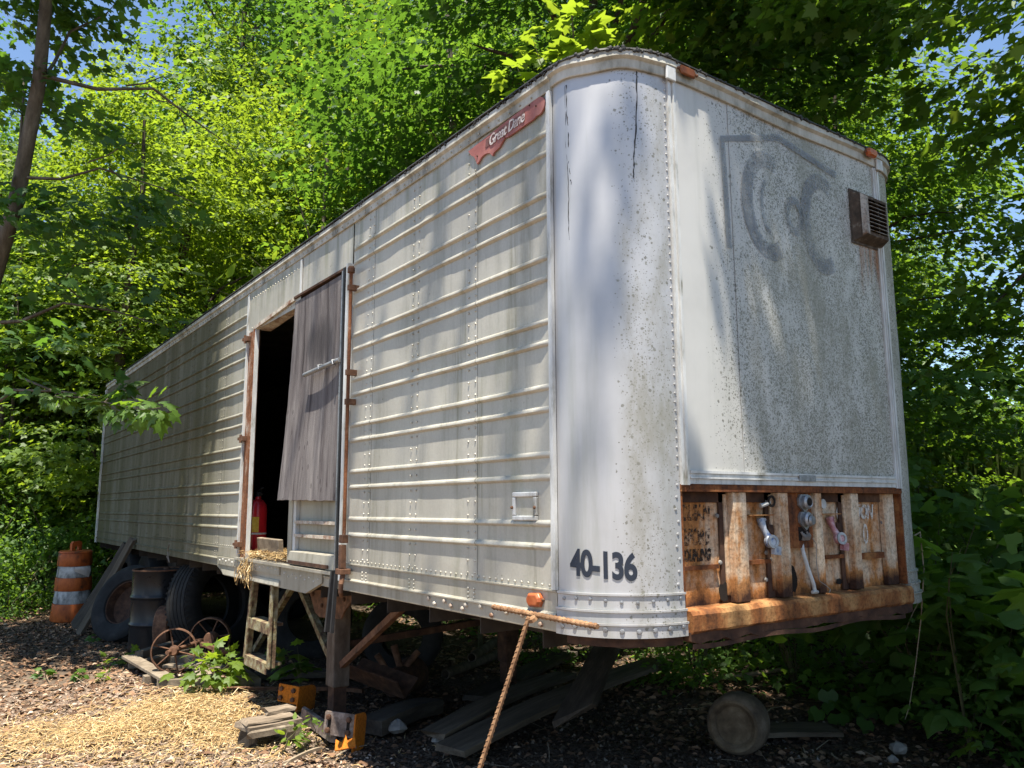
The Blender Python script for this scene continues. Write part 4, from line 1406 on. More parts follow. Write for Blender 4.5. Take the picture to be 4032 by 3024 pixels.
L_D = 'tall deep green shaded tree in the wood behind the middle of the trailer roof'
L_R = 'tall leafy tree with blue sky showing through, right of the trailer front'
RANK = [
    # azimuth, distance, prototype, scale
    (-3, 20.5, 3, .75), (2, 19.5, 0, .72), (5.5, 19.5, 2, .85), (9.5, 16.8, 4, .80), (13, 18.2, 2, .98), (17, 20.5, 4, .95), (20.5, 21, 2, 1.08), (24.5, 18, 4, .88),
    (28.5, 16.5, 2, .95), (34, 14.4, 0, .75), (39.5, 12.8, 3, .62), (44.5, 11.8, 0, .75), (50, 11.2, 3, .62), (55, 10.6, 5, .72), (58.5, 11.2, 5, .62), (82, 10.2, 5, .62), (88, 9.8, 5, .66),
    (-4, 23, 3, 1.05), (6.5, 24, 3, .62), (13.5, 25.5, 4, 1.3), (16.5, 28, 3, 1.45), (20, 28, 1, 1.6), (24, 26, 3, 1.4), (28.5, 23, 4, 1.5), (33, 20, 3, 1.2),
    (37.5, 18.5, 3, 1.15), (42, 17.5, 1, 1.2), (47, 16.5, 3, 1.12), (52.5, 16, 1, 1.15), (58, 17, 5, 1.15), (58, 19, 5, .9), (79, 16, 5, .8), (86, 15, 5, 1.1),
    (2, 33, 1, 1.1), (9, 34, 3, .7), (16.5, 37, 3, 1.6), (21, 38, 1, 1.8), (26, 35, 3, 1.6), (31, 30, 3, 1.5), (36, 28, 1, 1.5), (41, 26, 3, 1.45), (46, 25, 1, 1.4), (51, 25, 5, 1.6), (60, 27, 5, 1.1),
]
rg = random.Random(77)
used = [False] * 6
for az, d, p, s in RANK:
    a = R(az)
    x, y = CX + d * math.sin(a), CY + d * math.cos(a)
    ed = d < (21.5 if az < 28 else 15)
    if az < 8:
        lab, gp = ('leafy tree at the edge of the wood just beyond the traffic barrel' if ed else L_L), GL
    elif az < 28:
        lab, gp = ('shorter yellow-green maple at the wood edge, showing just above the rear of the trailer roof' if ed else L_Y), GM + ', sunlit'
    elif az < 52:
        lab, gp = ('leafy tree crowding close behind the middle of the trailer roof' if ed else L_D), GM
    else:
        lab, gp = ('loose leafy tree close behind the front corner of the trailer' if ed else L_R), GR
    rz = rg.uniform(0, 6.28)
    z = gz(x, y)
    if not used[p]:
        used[p] = True
        o = PROTOS[p]
        o.location = (x, y, z)
        o.rotation_euler = (0, 0, rz)
        o.scale = (s, s, s)
        o['label'] = lab
        o['group'] = gp
    else:
        dup(PROTOS[p], (x, y, z), rz, s, lab, gp)

# far edge of the wood, one mass of foliage
rs = np.random.RandomState(4)
nfar = 15000
az = R(-8) + rs.uniform(0, 1, nfar) * R(92)
dd = rs.uniform(38, 46, nfar)
hh = rs.uniform(0, 1, nfar) ** .8 * (11.5 + 2.5 * np.sin(az * 9) + 1.5 * np.sin(az * 23)) * np.where(az > R(57), .5, 1.)
P = np.stack([CX + dd * np.sin(az), CY + dd * np.cos(az), hh + .5], 1)
V = leaf_cloud(P, rs.normal(0, 1, (nfar, 3)) + [0, 0, -.3], rs.normal(0, .6, (nfar, 3)) + [0, 0, 1.], rs.uniform(.5, 1.1, nfar), T_FAR)
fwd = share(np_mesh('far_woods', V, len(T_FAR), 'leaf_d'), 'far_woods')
fwd['kind'] = 'stuff'

# thin trunks in the shade at the far left
for i, (x, y, r_, h, ln) in enumerate(((-1.25, 15.6, .075, 7.5, .1), (-1.0, 15.2, .045, 6, -.1), (-.72, 17.2, .05, 7, .15), (-.45, 18.0, .06, 8, 0), (.15, 17.8, .04, 6, .1), (-1.62, 19, .09, 9, 0), (3.75, 12.55, .075, 10.5, .1), (4.5, 8.4, .11, 10.5, -.15))):
    t = thing('young_tree', ['thickest bare young trunk in the shade at the far left edge', 'slim lichen-flecked trunk beside the thickest one at far left', 'thin pole trunk in shade left of trailer rear', 'straight pole trunk in deep shade just left of trailer rear', 'thinnest pole trunk hidden close to the trailer rear corner', 'stout grey trunk far back at the left edge', 'slender dark trunk rising through bright leaves above the doorway', 'brown trunk rising in dark shade behind the red nameplate'][i], 'tree', (x, y, gz(x, y)))
    trunk_mb(40 + i, [(0, 0, -.1), (ln * .4, .05, h * .4), (ln, 0, h * .75), (ln * 1.6, .1, h)], r_, r_ * .4, [((ln * .5, 0, h * .5), (ln + .9, .5, h * .62), r_ * .3), ((ln * .7, 0, h * .6), (ln - .8, -.3, h * .75), r_ * .3)]).build('trunk', 'bark', t, smooth=True)
    v, C = make_crown(60 + i, [(ln, 0, h * .8, 1.2, 1.2, h * .22), (ln, 0, h * .55, .9, .9, .5)], 70, 22, .14, T_FAR)
    share(np_mesh('crown', v, len(T_FAR), 'leaf_u'), 'crown', t)

# ------------------------------------------------------------------ near trees that shade the trailer
t = thing('maple_tree', 'leaning grey-trunked maple at the left edge with dark branches over the trailer rear', 'tree', (-1.72, 8.6, 0))
pts = [(-.95, .6, -.2), (-.6, .3, 1.6), (-.2, -.3, 3.4), (.05, -.8, 4.95), (.14, -1.15, 6.2), (.12, -1.5, 7.6), (.1, -1.7, 9.6)]
blobs = [(.15, -3.7, 9.9, .75, .8, .5), (.2, -2.6, 10.2, .9, 1.0, .6), (.1, -1.5, 9.9, .9, 1.0, .6), (.2, -.3, 10.4, 1.0, 1.1, .6), (.1, .9, 10.0, 1.0, 1.0, .6),
         (.3, -2.9, 11.2, 1.0, 1.0, .5), (.2, -.9, 11.6, 1.2, 1.3, .6), (.1, .8, 11.4, 1.2, 1.1, .6), (-1.2, .3, 9.0, 1.0, 1.0, .5), (-1.25, -2.5, 10.1, .7, .7, .5), (-1.2, -1.2, 10.2, .8, .9, .5), (.5, -.9, 7.6, .7, .9, .3), (.1, .8, 7.2, .7, .7, .3)]
v, C = make_crown(201, blobs, 560, 24, .135, T_MAPLE, .8, .45)
limbs = []
rg = random.Random(9)
for b_ in blobs:
    for k in range(1):
        e = (b_[0] + rg.uniform(-.6, .6) * b_[3], b_[1] + rg.uniform(-.6, .6) * b_[4], b_[2] + rg.uniform(-.4, .2) * b_[5])
        z = max(4.8, min(9.4, b_[2] - rg.uniform(.7, 2.4)))
        q = min(range(len(pts)), key=lambda i: abs(pts[i][2] - z))
        limbs.append((pts[q], e, rg.uniform(.022, .05)))
limbs += [((.9, -1.1, 5.45), (1.5, -.6, 5.2), .010), ((.7, -1.0, 5.5), (1.3, -1.7, 5.6), .010), ((1.0, -1.2, 6.45), (1.7, -.9, 6.7), .012), ((1.2, -1.25, 6.4), (1.8, -1.7, 6.1), .010), ((.5, -1.0, 4.0), (1.0, -1.6, 4.25), .010), ((.6, -1.0, 4.0), (1.2, -.7, 3.7), .010)]
limbs += [((-.15, -.4, 3.6), (1.55, -1.6, 3.55), .026), ((.08, -.9, 5.2), (1.9, -1.4, 5.1), .022), ((.14, -1.2, 6.3), (2.3, -1.2, 6.0), .028), ((-.42, .1, 2.4), (1.05, -1.4, 2.75), .03)]
trunk_mb(202, pts, .115, .05, limbs, 10).build('trunk', 'bark', t, smooth=True)
share(np_mesh('crown', v, len(T_MAPLE), 'leaf'), 'crown', t)
# low sprays on the branches that cross the upper left
v2, C2 = make_crown(203, [(1.2, -1.5, 3.65, .9, .5, .14), (1.3, -1.3, 5.2, 1.0, .5, .25), (1.0, -.9, 4.4, .9, .8, .2), (.4, -1.9, 3.4, .6, .5, .2), (.2, -1.0, 6.3, .7, .5, .3), (.1, -1.2, 7.0, .8, .4, .3), (.1, -1.2, 4.6, .5, .4, .3)], 64, 20, .125, T_MAPLE, .7, .4)
share(np_mesh('low_crown', v2, len(T_MAPLE), 'leaf_d'), 'crown', t)
near_left = t

# a branch with hanging leaves in front of the rear end
ML_N = None
def leaf_mesh(name, tmpl, mat, droop=.25, fold=.25):
    v = leaf_cloud(np.zeros((1, 3)), np.array([[0, 1., 0]]), np.array([[0, 0, 1.]]), np.ones(1), tmpl, droop, fold)
    k = len(tmpl)
    me = bpy.data.meshes.new(name)
    # fan round the midrib so the leaf keeps its fold
    c = [(0, .45, -.05)]
    me.from_pydata([tuple(p) for p in v] + c, [], [(i, (i + 1) % k, k) for i in range(k)])
    me.materials.append(M[mat])
    return me
LEAF1 = leaf_mesh('leaf', T_MAPLE, 'leaf')
LEAF2 = leaf_mesh('leaf', T_MAPLE, 'leaf_y')
LEAF3 = leaf_mesh('leaf', T_GRAPE, 'leaf_u')
LEAF4 = leaf_mesh('leaf', T_OVAL, 'leaf_y')
LEAF5 = leaf_mesh('leaf', T_MAPLE, 'leaf_d')
def put_leaf(me, parent, p, d, n, s, name='leaf'):
    d = Vector(d).normalized()
    n = Vector(n)
    x = d.cross(n).normalized()
    n = x.cross(d)
    m = Matrix(((x.x * s, d.x * s, n.x * s, p[0]), (x.y * s, d.y * s, n.y * s, p[1]), (x.z * s, d.z * s, n.z * s, p[2]), (0, 0, 0, 1)))
    return share(me, name, parent, m)
def leafy_stem(parent, me, pts, r, n, size, seed, name='stem', spread=.12, mat='stem', from_=.25, outv=None):
    rg = random.Random(seed)
    pts = [Vector(p) for p in pts]
    MB().tube(pts, [r * (1 - .75 * i / (len(pts) - 1)) for i in range(len(pts))], 5).build(name, mat, parent, smooth=True)
    m = len(pts) - 1
    for k in range(n):
        f = (from_ + (1 - from_) * (k + rg.random()) / n) * m
        i = min(m - 1, int(f))
        p = pts[i].lerp(pts[i + 1], f - i)
        ax = (pts[i + 1] - pts[i]).normalized()
        sd = Vector((rg.gauss(0, 1), rg.gauss(0, 1), rg.gauss(-.1, .5)))
        sd = (sd - ax * sd.dot(ax) * .6).normalized()
        q = p + sd * spread * rg.uniform(.4, 1.2)
        MB_ = put_leaf(me, parent, q, sd + ax * .5 + Vector((0, 0, -.35)), Vector((0, 0, 1)) + Vector((rg.gauss(0, .35), rg.gauss(0, .35), 0)) + (Vector(outv) if outv else Vector()), size * rg.uniform(.6, 1.15))
br = thing('maple_branch', 'low maple branch with pale hanging leaves crossing in front of the trailer rear', 'branch', (-1.5, 7.6, 2.95))
o = Vector((-1.5, 7.6, 2.95))
B_ = lambda pts: [Vector(p) - o for p in pts]
leafy_stem(br, LEAF1, B_([(-1.5, 7.6, 2.95), (-1.15, 7.0, 2.72), (-.85, 6.4, 2.60), (-.62, 5.7, 2.47), (-.52, 5.25, 2.46)]), .014, 70, .15, 1, 'twig', .12, 'bark', .1, (-.4, -.5, 0))
leafy_stem(br, LEAF1, B_([(-.95, 6.6, 2.62), (-.78, 6.2, 2.52), (-.62, 5.9, 2.42)]), .006, 30, .15, 2, 'twig', .12, 'bark', .2, (-.4, -.5, 0))
leafy_stem(br, LEAF1, B_([(-.85, 6.4, 2.60), (-.74, 6.5, 2.74), (-.66, 6.35, 2.80)]), .006, 20, .14, 3, 'twig', .09, 'bark', .3, (-.4, -.5, 0))
leafy_stem(br, LEAF1, B_([(-1.2, 7.1, 2.75), (-1.25, 6.7, 2.66), (-1.2, 6.3, 2.6)]), .006, 16, .12, 4, 'twig', .12, 'bark', .2, (-.4, -.5, 0))

# dark maple whose crown hangs over the roof from behind
t = thing('maple_tree', 'dark spreading maple behind the trailer whose crown hangs over the roof', 'tree', (5.3, 5.4, 0))
o = Vector((5.3, 5.4, 0))
pts = [(0, 0, -.2), (-.1, .05, 2.5), (-.25, .0, 5), (-.5, -.1, 7), (-.7, -.2, 9.5)]
bl = [(3.6, 2.2, 7.4, 1.5, 1.3, .5), (2.6, 4.2, 8.2, 1.3, 1.4, .5), (4.6, 4.0, 8.8, 1.5, 1.4, .6), (3.4, 6.4, 8.0, 1.5, 1.5, .5), (5.0, 6.6, 7.2, 1.4, 1.4, .5), (3.2, .6, 8.2, 1.2, 1.1, .5), (4.8, 1.6, 8.4, 1.3, 1.3, .5), (2.9, 8.6, 8.4, 1.4, 1.3, .5), (4.6, 9.0, 7.6, 1.5, 1.4, .6), (4.4, 5.2, 10.2, 1.8, 1.8, .7), (5.2, 2.6, 6.4, 1.2, 1.1, .4), (4.9, 8.0, 6.0, 1.2, 1.2, .4), (3.9, 10.6, 8.2, 1.4, 1.2, .6)]
bl = [(a - o.x, b - o.y, c, d, e, f) for a, b, c, d, e, f in bl]
v, C = make_crown(321, bl, 700, 26, .125, T_MAPLE, 1.0, .55)
limbs = [(pts[min(4, 1 + int(b_[2] / 3.2))], (b_[0], b_[1], b_[2] - .05), .06) for b_ in bl]
trunk_mb(322, pts, .15, .05, limbs, 10).build('trunk', 'bark_dark', t, smooth=True)
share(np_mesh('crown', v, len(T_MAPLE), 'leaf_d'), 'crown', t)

# canopy of a maple standing to the right, outside the picture, that shades the front end
t = thing('maple_tree', 'tall maple standing to the right, its canopy shading the trailer front', 'tree', (4.6, -3.4, 0))
o = Vector((4.6, -3.4, 0))
pts = [(0, 0, -.2), (-.1, .1, 2.5), (-.3, .2, 5), (-.8, .5, 7), (-1.4, .9, 9), (-1.6, 1.0, 11)]
bl = [(.35, -1.75, 8.3, 1.05, 1.2, .5), (1.7, -1.6, 8.6, 1.3, 1.3, .6), (.25, -2.0, 7.3, .85, .8, .4), (3.0, -1.3, 7.8, 1.2, 1.5, .7), (1.6, -.3, 8.4, 1.2, .9, .5), (.6, -.6, 9.3, 1.0, .9, .4), (2.4, .3, 8.0, 1.1, 1.0, .6),
      (1.2, -2.5, 9.2, 1.6, 1.0, .6), (3.6, .3, 8.6, 1.4, 1.3, .7), (3.2, -2.8, 7.0, 1.6, 1.2, .8), (1.0, -1.2, 10.0, 1.3, 1.2, .5)]
bl = [(a - o.x, b - o.y, c, d, e, f) for a, b, c, d, e, f in bl]
v, C = make_crown(301, bl, 550, 24, .14, T_MAPLE, .8, .45)
bl2 = [(-1.85, -.95, 12.6, .35, .3, .35), (-2.0, .1, 12.9, .4, .35, .3), (-1.75, -1.6, 12.2, .3, .3, .4), (-2.1, 1.2, 13.2, .4, .4, .3)]  # unseen leaf sprays added high up to dapple the near side wall
v3, C3 = make_crown(303, [(a - o.x, b - o.y, c, d, e, f) for a, b, c, d, e, f in bl2], 13, 14, .13, T_MAPLE, .6, .35)
v = np.concatenate([v, v3])
limbs = [(pts[min(5, 3 + k % 3)], (b_[0], b_[1], b_[2] - .1), .06) for k, b_ in enumerate(bl)] + [(pts[5], (b_[0] - o.x, b_[1] - o.y, b_[2]), .03) for b_ in bl2]
trunk_mb(302, pts, .2, .06, limbs, 10).build('trunk', 'bark', t, smooth=True)
share(np_mesh('crown', v, len(T_MAPLE), 'leaf'), 'crown', t)

t = thing('maple_tree', 'maple leaning in from the right whose dark and glowing leaves hang against the sky', 'tree', (8.3, -.6, 0))
o = Vector((8.3, -.6, 0))
pts = [(0, 0, -.2), (-.05, .05, 2.5), (-.3, .2, 5), (-.5, .3, 7), (-.6, .4, 9)]
bl = [(5.0, 1.7, 6.3, 1.3, 1.1, .45), (6.0, .6, 5.6, 1.1, 1.0, .4), (6.2, 1.9, 7.4, 1.4, 1.2, .5), (4.5, 3.0, 7.0, 1.2, 1.0, .4), (7.0, .4, 4.3, 1.0, .9, .35), (6.5, 1.0, 8.6, 1.6, 1.4, .6), (4.0, 2.3, 8.0, 1.2, 1.1, .4), (6.6, 1.6, 3.4, .8, .8, .3)]
bl = [(a - o.x, b - o.y, c, d, e, f) for a, b, c, d, e, f in bl]
v, C = make_crown(311, bl, 250, 22, .15, T_MAPLE, .8, .45)
limbs = [(pts[min(4, 1 + int(b_[2] / 2.4))], (b_[0], b_[1], b_[2] - .05), .05) for b_ in bl]
trunk_mb(312, pts, .14, .05, limbs, 10).build('trunk', 'bark_dark', t, smooth=True)
share(np_mesh('crown', v, len(T_MAPLE), 'leaf'), 'crown', t)
v, C = make_crown(313, [b_ for b_ in bl[1:8:2]], 70, 22, .14, T_MAPLE, .8, .45)
share(np_mesh('bright_crown', v, len(T_MAPLE), 'leaf_y'), 'bright_crown', t)

# ------------------------------------------------------------------ saplings close to the trailer
def sapling(label, base, stems, me, seed, cat='sapling', name='maple_sapling'):
    b0 = Vector(base)
    s_ = thing(name, label, cat, base)
    for k, (pts, r, n, size, spread) in enumerate(stems):
        leafy_stem(s_, me, [Vector(p) - b0 for p in pts], r, n, size, seed + k, 'stem', spread, 'stem', .15, None)
    return s_
sapling('bright sunlit maple sapling rising above the roof near the front corner', (2.75, 3.3, 0),
        [([(2.75, 3.3, 0), (2.72, 3.25, 3), (2.62, 3.2, 5.0), (2.50, 3.14, 6.3)], .03, 1, .2, .1),
         ([(2.62, 3.2, 4.9), (2.56, 3.16, 5.7), (2.48, 3.14, 6.38)], .012, 44, .22, .22),
         ([(2.60, 3.2, 5.1), (2.35, 3.35, 5.6), (2.18, 3.4, 6.15)], .008, 30, .22, .16),
         ([(2.60, 3.2, 5.0), (2.3, 3.45, 5.35), (2.07, 3.52, 5.85)], .008, 32, .22, .18),
         ([(2.60, 3.2, 4.9), (2.3, 3.45, 5.1), (2.06, 3.55, 5.4)], .008, 26, .21, .18),
         ([(2.60, 3.2, 5.1), (2.66, 3.08, 5.7), (2.70, 3.02, 6.15)], .008, 18, .20, .14)], LEAF2, 21)
sapling('dull green maple saplings spreading just behind the roof edge', (2.8, 5.2, 0),
        [([(2.8, 5.2, 0), (2.75, 5.1, 2.5), (2.6, 5.0, 4.2)], .03, 1, .2, .1),
         ([(2.7, 5.1, 3.6), (2.3, 4.7, 4.25), (1.7, 4.3, 4.45)], .012, 46, .20, .22),
         ([(2.7, 5.1, 3.7), (2.2, 5.2, 4.3), (1.5, 5.1, 4.4)], .012, 44, .20, .24),
         ([(2.7, 5.1, 3.7), (2.5, 4.3, 4.3), (2.2, 3.7, 4.6)], .012, 40, .20, .22),
         ([(2.7, 5.1, 3.6), (2.2, 5.9, 4.1), (1.6, 6.4, 4.15)], .012, 40, .20, .24)], LEAF1, 31)
sapling('bright compound-leaved shoot leaning over the roof above the door', (2.7, 8.4, 0),
        [([(2.7, 8.4, 0), (2.6, 8.3, 2.5), (2.1, 8.2, 3.9)], .025, 1, .2, .1),
         ([(2.2, 8.2, 3.6), (1.3, 8.1, 4.2), (.35, 7.9, 4.35)], .012, 34, .24, .20),
         ([(2.2, 8.2, 3.6), (1.4, 7.9, 4.5), (.75, 7.5, 4.75)], .012, 26, .24, .20),
         ([(2.2, 8.2, 3.6), (1.2, 8.3, 3.95), (.3, 8.4, 4.0)], .012, 24, .22, .18)], LEAF4, 41, 'sapling', 'elder_sapling')
# big leaves at the right edge
sapling('big-leaved maple sapling close at the right edge of the picture', (2.75, -1.0, 0),
        [([(2.75, -1.0, 0), (2.5, -.85, .6), (2.28, -.72, 1.05), (2.2, -.6, 1.2)], .012, 26, .20, .20),
         ([(2.6, -.9, .4), (2.3, -.75, .7), (2.08, -.6, .82)], .008, 20, .18, .18),
         ([(2.7, -.95, .3), (2.35, -.8, .4), (2.2, -.72, .5)], .006, 9, .16, .14)], LEAF1, 51)
sapling('grape-leaved vine thicket against the far front corner', (3.2, .35, 0),
        [([(3.3, .35, 0), (3.1, .3, .8), (2.95, .22, 1.1), (3.0, .15, 1.3)], .006, 40, .20, .28),
         ([(3.3, .35, 0), (3.4, .1, .7), (3.35, 0, 1.05)], .005, 30, .20, .28),
         ([(3.3, .35, 0), (2.95, .25, .9), (2.78, .1, 1.28)], .008, 14, .18, .16),
         ([(3.3, .35, 0), (3.7, .4, .7), (3.8, .3, 1.1)], .005, 32, .20, .28),
         ([(3.3, .35, 0), (3.7, -.1, .6), (3.9, -.3, 1.2)], .005, 30, .20, .28)], LEAF3, 61, 'vine', 'wild_grape')
sapling('small bright seedling by the bottom right corner', (3.22, .32, 0), [([(3.22, .32, 0), (3.2, .3, .12), (3.18, .27, .24)], .004, 9, .11, .07)], LEAF2, 71, 'seedling', 'maple_seedling')
vn = thing('hanging_vine', 'thin bare vine hanging down past the far front corner', 'vine', (2.68, .2, 1.35))
leafy_stem(vn, LEAF1, [(-.25, .0, .0), (.0, .03, .05), (.01, .03, -.17), (.03, .08, -.45), (.03, .14, -.75), (.0, .18, -.98), (-.02, .2, -1.05)], .0055, 12, .055, 81, 'stem', .03, 'twig', .2)
leafy_stem(vn, LEAF1, [(.03, .05, -.3), (-.06, .08, -.42), (-.12, .1, -.52)], .003, 3, .05, 82, 'stem', .03, 'twig', .3)

# ------------------------------------------------------------------ understory shrubs
def proto_shrub(seed, h, r_, n, mat, size, tmpl):
    t = thing('leafy_shrub', 'shrub', 'shrub')
    rg = random.Random(seed)
    b = MB()
    for k in range(7):
        a = rg.uniform(0, 6.28)
        e = (r_ * .7 * math.cos(a), r_ * .7 * math.sin(a), h * rg.uniform(.6, 1.))
        b.tube([(0, 0, -.05), (e[0] * .3, e[1] * .3, e[2] * .5), e], [.012, .009, .004], 5)
    b.build('stem', 'stem', t)
    v, C = make_crown(seed, [(0, 0, h * .62, r_, r_, h * .42), (r_ * .4, 0, h * .4, r_ * .7, r_ * .7, h * .3), (-r_ * .3, r_ * .4, h * .35, r_ * .7, r_ * .7, h * .3)], n, 16, size, tmpl, .5, .3, up_j=.5)
    share(np_mesh('foliage', v, len(tmpl), mat), 'foliage', t)
    return t
SH = [proto_shrub(401, 1.7, .8, 95, 'leaf_u', .085, T_OVAL), proto_shrub(402, 1.1, .7, 80, 'leaf_u', .075, T_FAR), proto_shrub(403, 2.6, 1.1, 150, 'leaf', .12, T_FAR), proto_shrub(404, .55, .55, 45, 'leaf_u', .07, T_OVAL), proto_shrub(405, 1.9, .95, 110, 'leaf_u', .15, T_GRAPE)]
su = [False] * 5
def put_shrub(p, x, y, s, lab, gp):
    rz = (x * 7.3 + y * 3.1) % 6.28
    if not su[p]:
        su[p] = True
        SH[p].location = (x, y, gz(x, y)); SH[p].rotation_euler = (0, 0, rz); SH[p].scale = (s, s, s)
        SH[p]['label'] = lab; SH[p]['group'] = gp
    else:
        dup(SH[p], (x, y, gz(x, y)), rz, s, lab, gp)
rg = random.Random(31)
for p, x, y, s in ((0, -1.5, 13.2, 1.), (1, -.9, 12.8, 1.), (3, -1.1, 12.0, 1.), (3, -.35, 12.6, 1.1), (0, -.3, 13.6, 1.1), (2, -1.3, 14.6, 1.), (2, -.2, 15.2, 1.1), (0, .6, 14.2, 1.2), (1, -1.7, 12.2, .9), (2, .9, 16.5, 1.2), (2, -1.0, 17.5, 1.3), (2, .3, 19.5, 1.4), (1, .1, 13.0, 1.2), (2, -.4, 22, 1.6), (2, -1.5, 21, 1.5), (3, -1.6, 11.4, .8)):
    put_shrub(p, x, y, s, 'sunlit leafy undergrowth shrub behind the traffic barrel', 'undergrowth shrubs behind the traffic barrel')
for p, x, y, s in ((1, 3.3, 2.6, .8), (3, 3.6, 3.3, 1.), (1, 4.0, 2.1, .9), (3, 4.4, 3.1, 1.2), (3, 3.0, 4.4, 1.), (1, 4.6, 4.6, 1.), (3, 5.0, 2.3, 1.2), (3, 5.5, 3.6, 1.2), (1, 5.6, 1.5, 1.), (0, 6.2, 4.2, 1.), (0, 7.0, 2.6, 1.1), (2, 7.5, 4.8, 1.1), (2, 8.2, 7.2, 1.3), (0, 6.2, 6.5, 1.2), (2, 6.0, 9.5, 1.3), (3, 3.9, 5.8, 1.2), (1, 5.0, 7.2, 1.2), (2, 4.8, 11, 1.3), (2, 3.6, 14, 1.4), (0, 4.4, 9.2, 1.1), (0, 3.5, 7.1, .9), (0, 3.4, 8.3, .9), (0, 3.6, 9.7, 1.), (0, 3.4, 11.1, 1.), (0, 4.3, 12.6, 1.2), (0, 2.6, 12.9, 1.1), (0, 4.0, 6.4, .9)):
    put_shrub(p, x, y, s, 'low undergrowth plant on the far side of the trailer, seen beneath it', 'undergrowth seen beneath the trailer')
for p, x, y, s in ((4, 4.6, .35, .68), (4, 5.4, .9, .75), (4, 4.4, -.5, .9), (4, 5.3, -.4, 1.1), (4, 6.4, .1, .8), (1, 7.6, .5, 1.0), (4, 3.6, -.75, .75), (4, 3.9, .9, .8), (1, 8.0, .6, 1.1), (1, 3.6, .1, .8), (4, 4.8, -1.4, 1.2)):
    put_shrub(p, x, y, s, 'dark broad-leaved bush right of the rusted front end', 'dark bushes at the right edge')

# tall pale grass in the clearing on the right
rs = np.random.RandomState(17)
ng = 7000
gx = rs.uniform(11.5, 16.5, ng); gy = rs.uniform(3.2, 6.6, ng)
a = rs.uniform(0, 6.28, ng)
hgt = rs.uniform(1.9, 3.1, ng)
base = np.stack([gx, gy, np.array([gz(x, y) for x, y in zip(gx, gy)])], 1)
lean = np.stack([np.cos(a), np.sin(a), 0 * a], 1)
wd = np.stack([-np.sin(a), np.cos(a), 0 * a], 1) * .022
midp = base + lean * .15 + np.array([0, 0, 1.]) * (hgt * .6)[:, None]
tip = base + lean * rs.uniform(.4, .9, ng)[:, None] + np.array([0, 0, 1.]) * hgt[:, None] * rs.uniform(.75, 1, ng)[:, None]
V = np.stack([base - wd, base + wd, midp + wd, tip, midp - wd], 1).reshape(-1, 3)
o = share(np_mesh('tall_grass', V, 5, 'grass'), 'tall_grass')
o['kind'] = 'stuff'

# ================================================================== things about the trailer
def barrel():
    t = thing('traffic_barrel', 'battered orange and white traffic barrel beyond the trailer rear', 'traffic barrel', (-.40, 10.95, 0), (R(1.5), R(-1.5), .6))
    def rr(z):
        return .262 - .055 * z
    segs = [(0., .24, 'barrel_orange', 'orange_band'), (.24, .42, 'barrel_white', 'white_band'), (.42, .60, 'barrel_orange', 'orange_band'), (.60, .76, 'barrel_white', 'white_band'), (.76, .935, 'barrel_orange', 'orange_band')]
    for i, (a, b_, m, nm) in enumerate(segs):
        step = .012 if i % 2 else 0
        MB().lathe([(rr(a) - step, a), (rr(a) - step + .006, a + .012), (rr(b_) - step + .004, b_ - .012), (rr(b_) - step, b_)], (0, 0, 0), (0, 0, 1), 28).build(nm, m, t, smooth=True)
    MB().lathe([(rr(.935), .935), (rr(.935) + .012, .945), (rr(.96), .965), (0, .97)], (0, 0, 0), (0, 0, 1), 28).build('lid', 'barrel_orange', t, smooth=True)
    hd = [(-.085, .0), (-.085, .10), (-.06, .13), (.06, .13), (.085, .10), (.085, 0), (.03, 0), (.03, .05), (.018, .07), (-.018, .07), (-.03, .05), (-.03, 0)]
    MB().prism(hd, (0, -.02, .968), (1, 0, 0), (0, 0, 1), (0, .04, 0)).build('handle', 'barrel_orange', t)
    vs = []
    for j in range(5):
        for i in range(5):
            a = R(262 - 36 + 14 * i + (4 - j) * 1)
            z = .755 - .16 * j / 4 * (.35 + .65 * i / 4)
            r_ = rr(z) + .010 + .012 * math.sin(j)
            vs.append((r_ * math.cos(a), r_ * math.sin(a), z))
    MB().add(vs, [(j * 5 + i, j * 5 + i + 1, j * 5 + i + 6, j * 5 + i + 5) for j in range(4) for i in range(4)]).build('torn_sheeting', 'barrel_torn', t)
barrel()

def plank(name, label, p0, p1, w, h, mat='plank', hint=(0, 0, 1), cat='plank', group=None, seed=0, warp=.012, loc=None):
    """a board between two points, slightly bowed and split-ended"""
    p0, p1 = Vector(p0), Vector(p1)
    d, a, b_ = frame(p1 - p0, hint)
    ln = (p1 - p0).length
    rg = random.Random(seed)
    n = 8
    vs, fs = [], []
    ph = rg.uniform(0, 6)
    for i in range(n + 1):
        f = i / n
        c = d * ln * f + b_ * warp * math.sin(math.pi * f) + a * warp * .5 * math.sin(4 * f + ph)
        for s_, u in ((-1, -1), (1, -1), (1, 1), (-1, 1)):
            e = rg.uniform(-.025, .025) if i in (0, n) else 0
            vs.append(c + a * s_ * w / 2 * rg.uniform(.94, 1.03) + b_ * u * h / 2 + d * e)
    for i in range(n):
        for k in range(4):
            fs.append((i * 4 + k, i * 4 + (k + 1) % 4, i * 4 + 4 + (k + 1) % 4, i * 4 + 4 + k))
    fs += [(3, 2, 1, 0), tuple(n * 4 + k for k in range(4))]
    # lay the mesh along its own axis so the grain runs lengthwise
    rot = Matrix((a, b_, d)).transposed()
    inv = rot.transposed()
    o_ = MB().add([inv @ v for v in vs], fs).build(name, mat, None)
    o_.matrix_world = Matrix.Translation(p0) @ rot.to_4x4()
    tag(o_, label, cat, group)
    return o_
plank('plank', 'long grey plank leaning on the trailer rear side', (-.55, 9.10, .03), (-.045, 8.86, 1.18), .135, .04, hint=(1, .2, 0), seed=1)
plank('plank', 'dark plank leaning behind the long grey plank', (-.52, 9.75, .03), (-.04, 9.30, 1.06), .20, .035, 'bark_dark', hint=(1, .2, 0), seed=2)
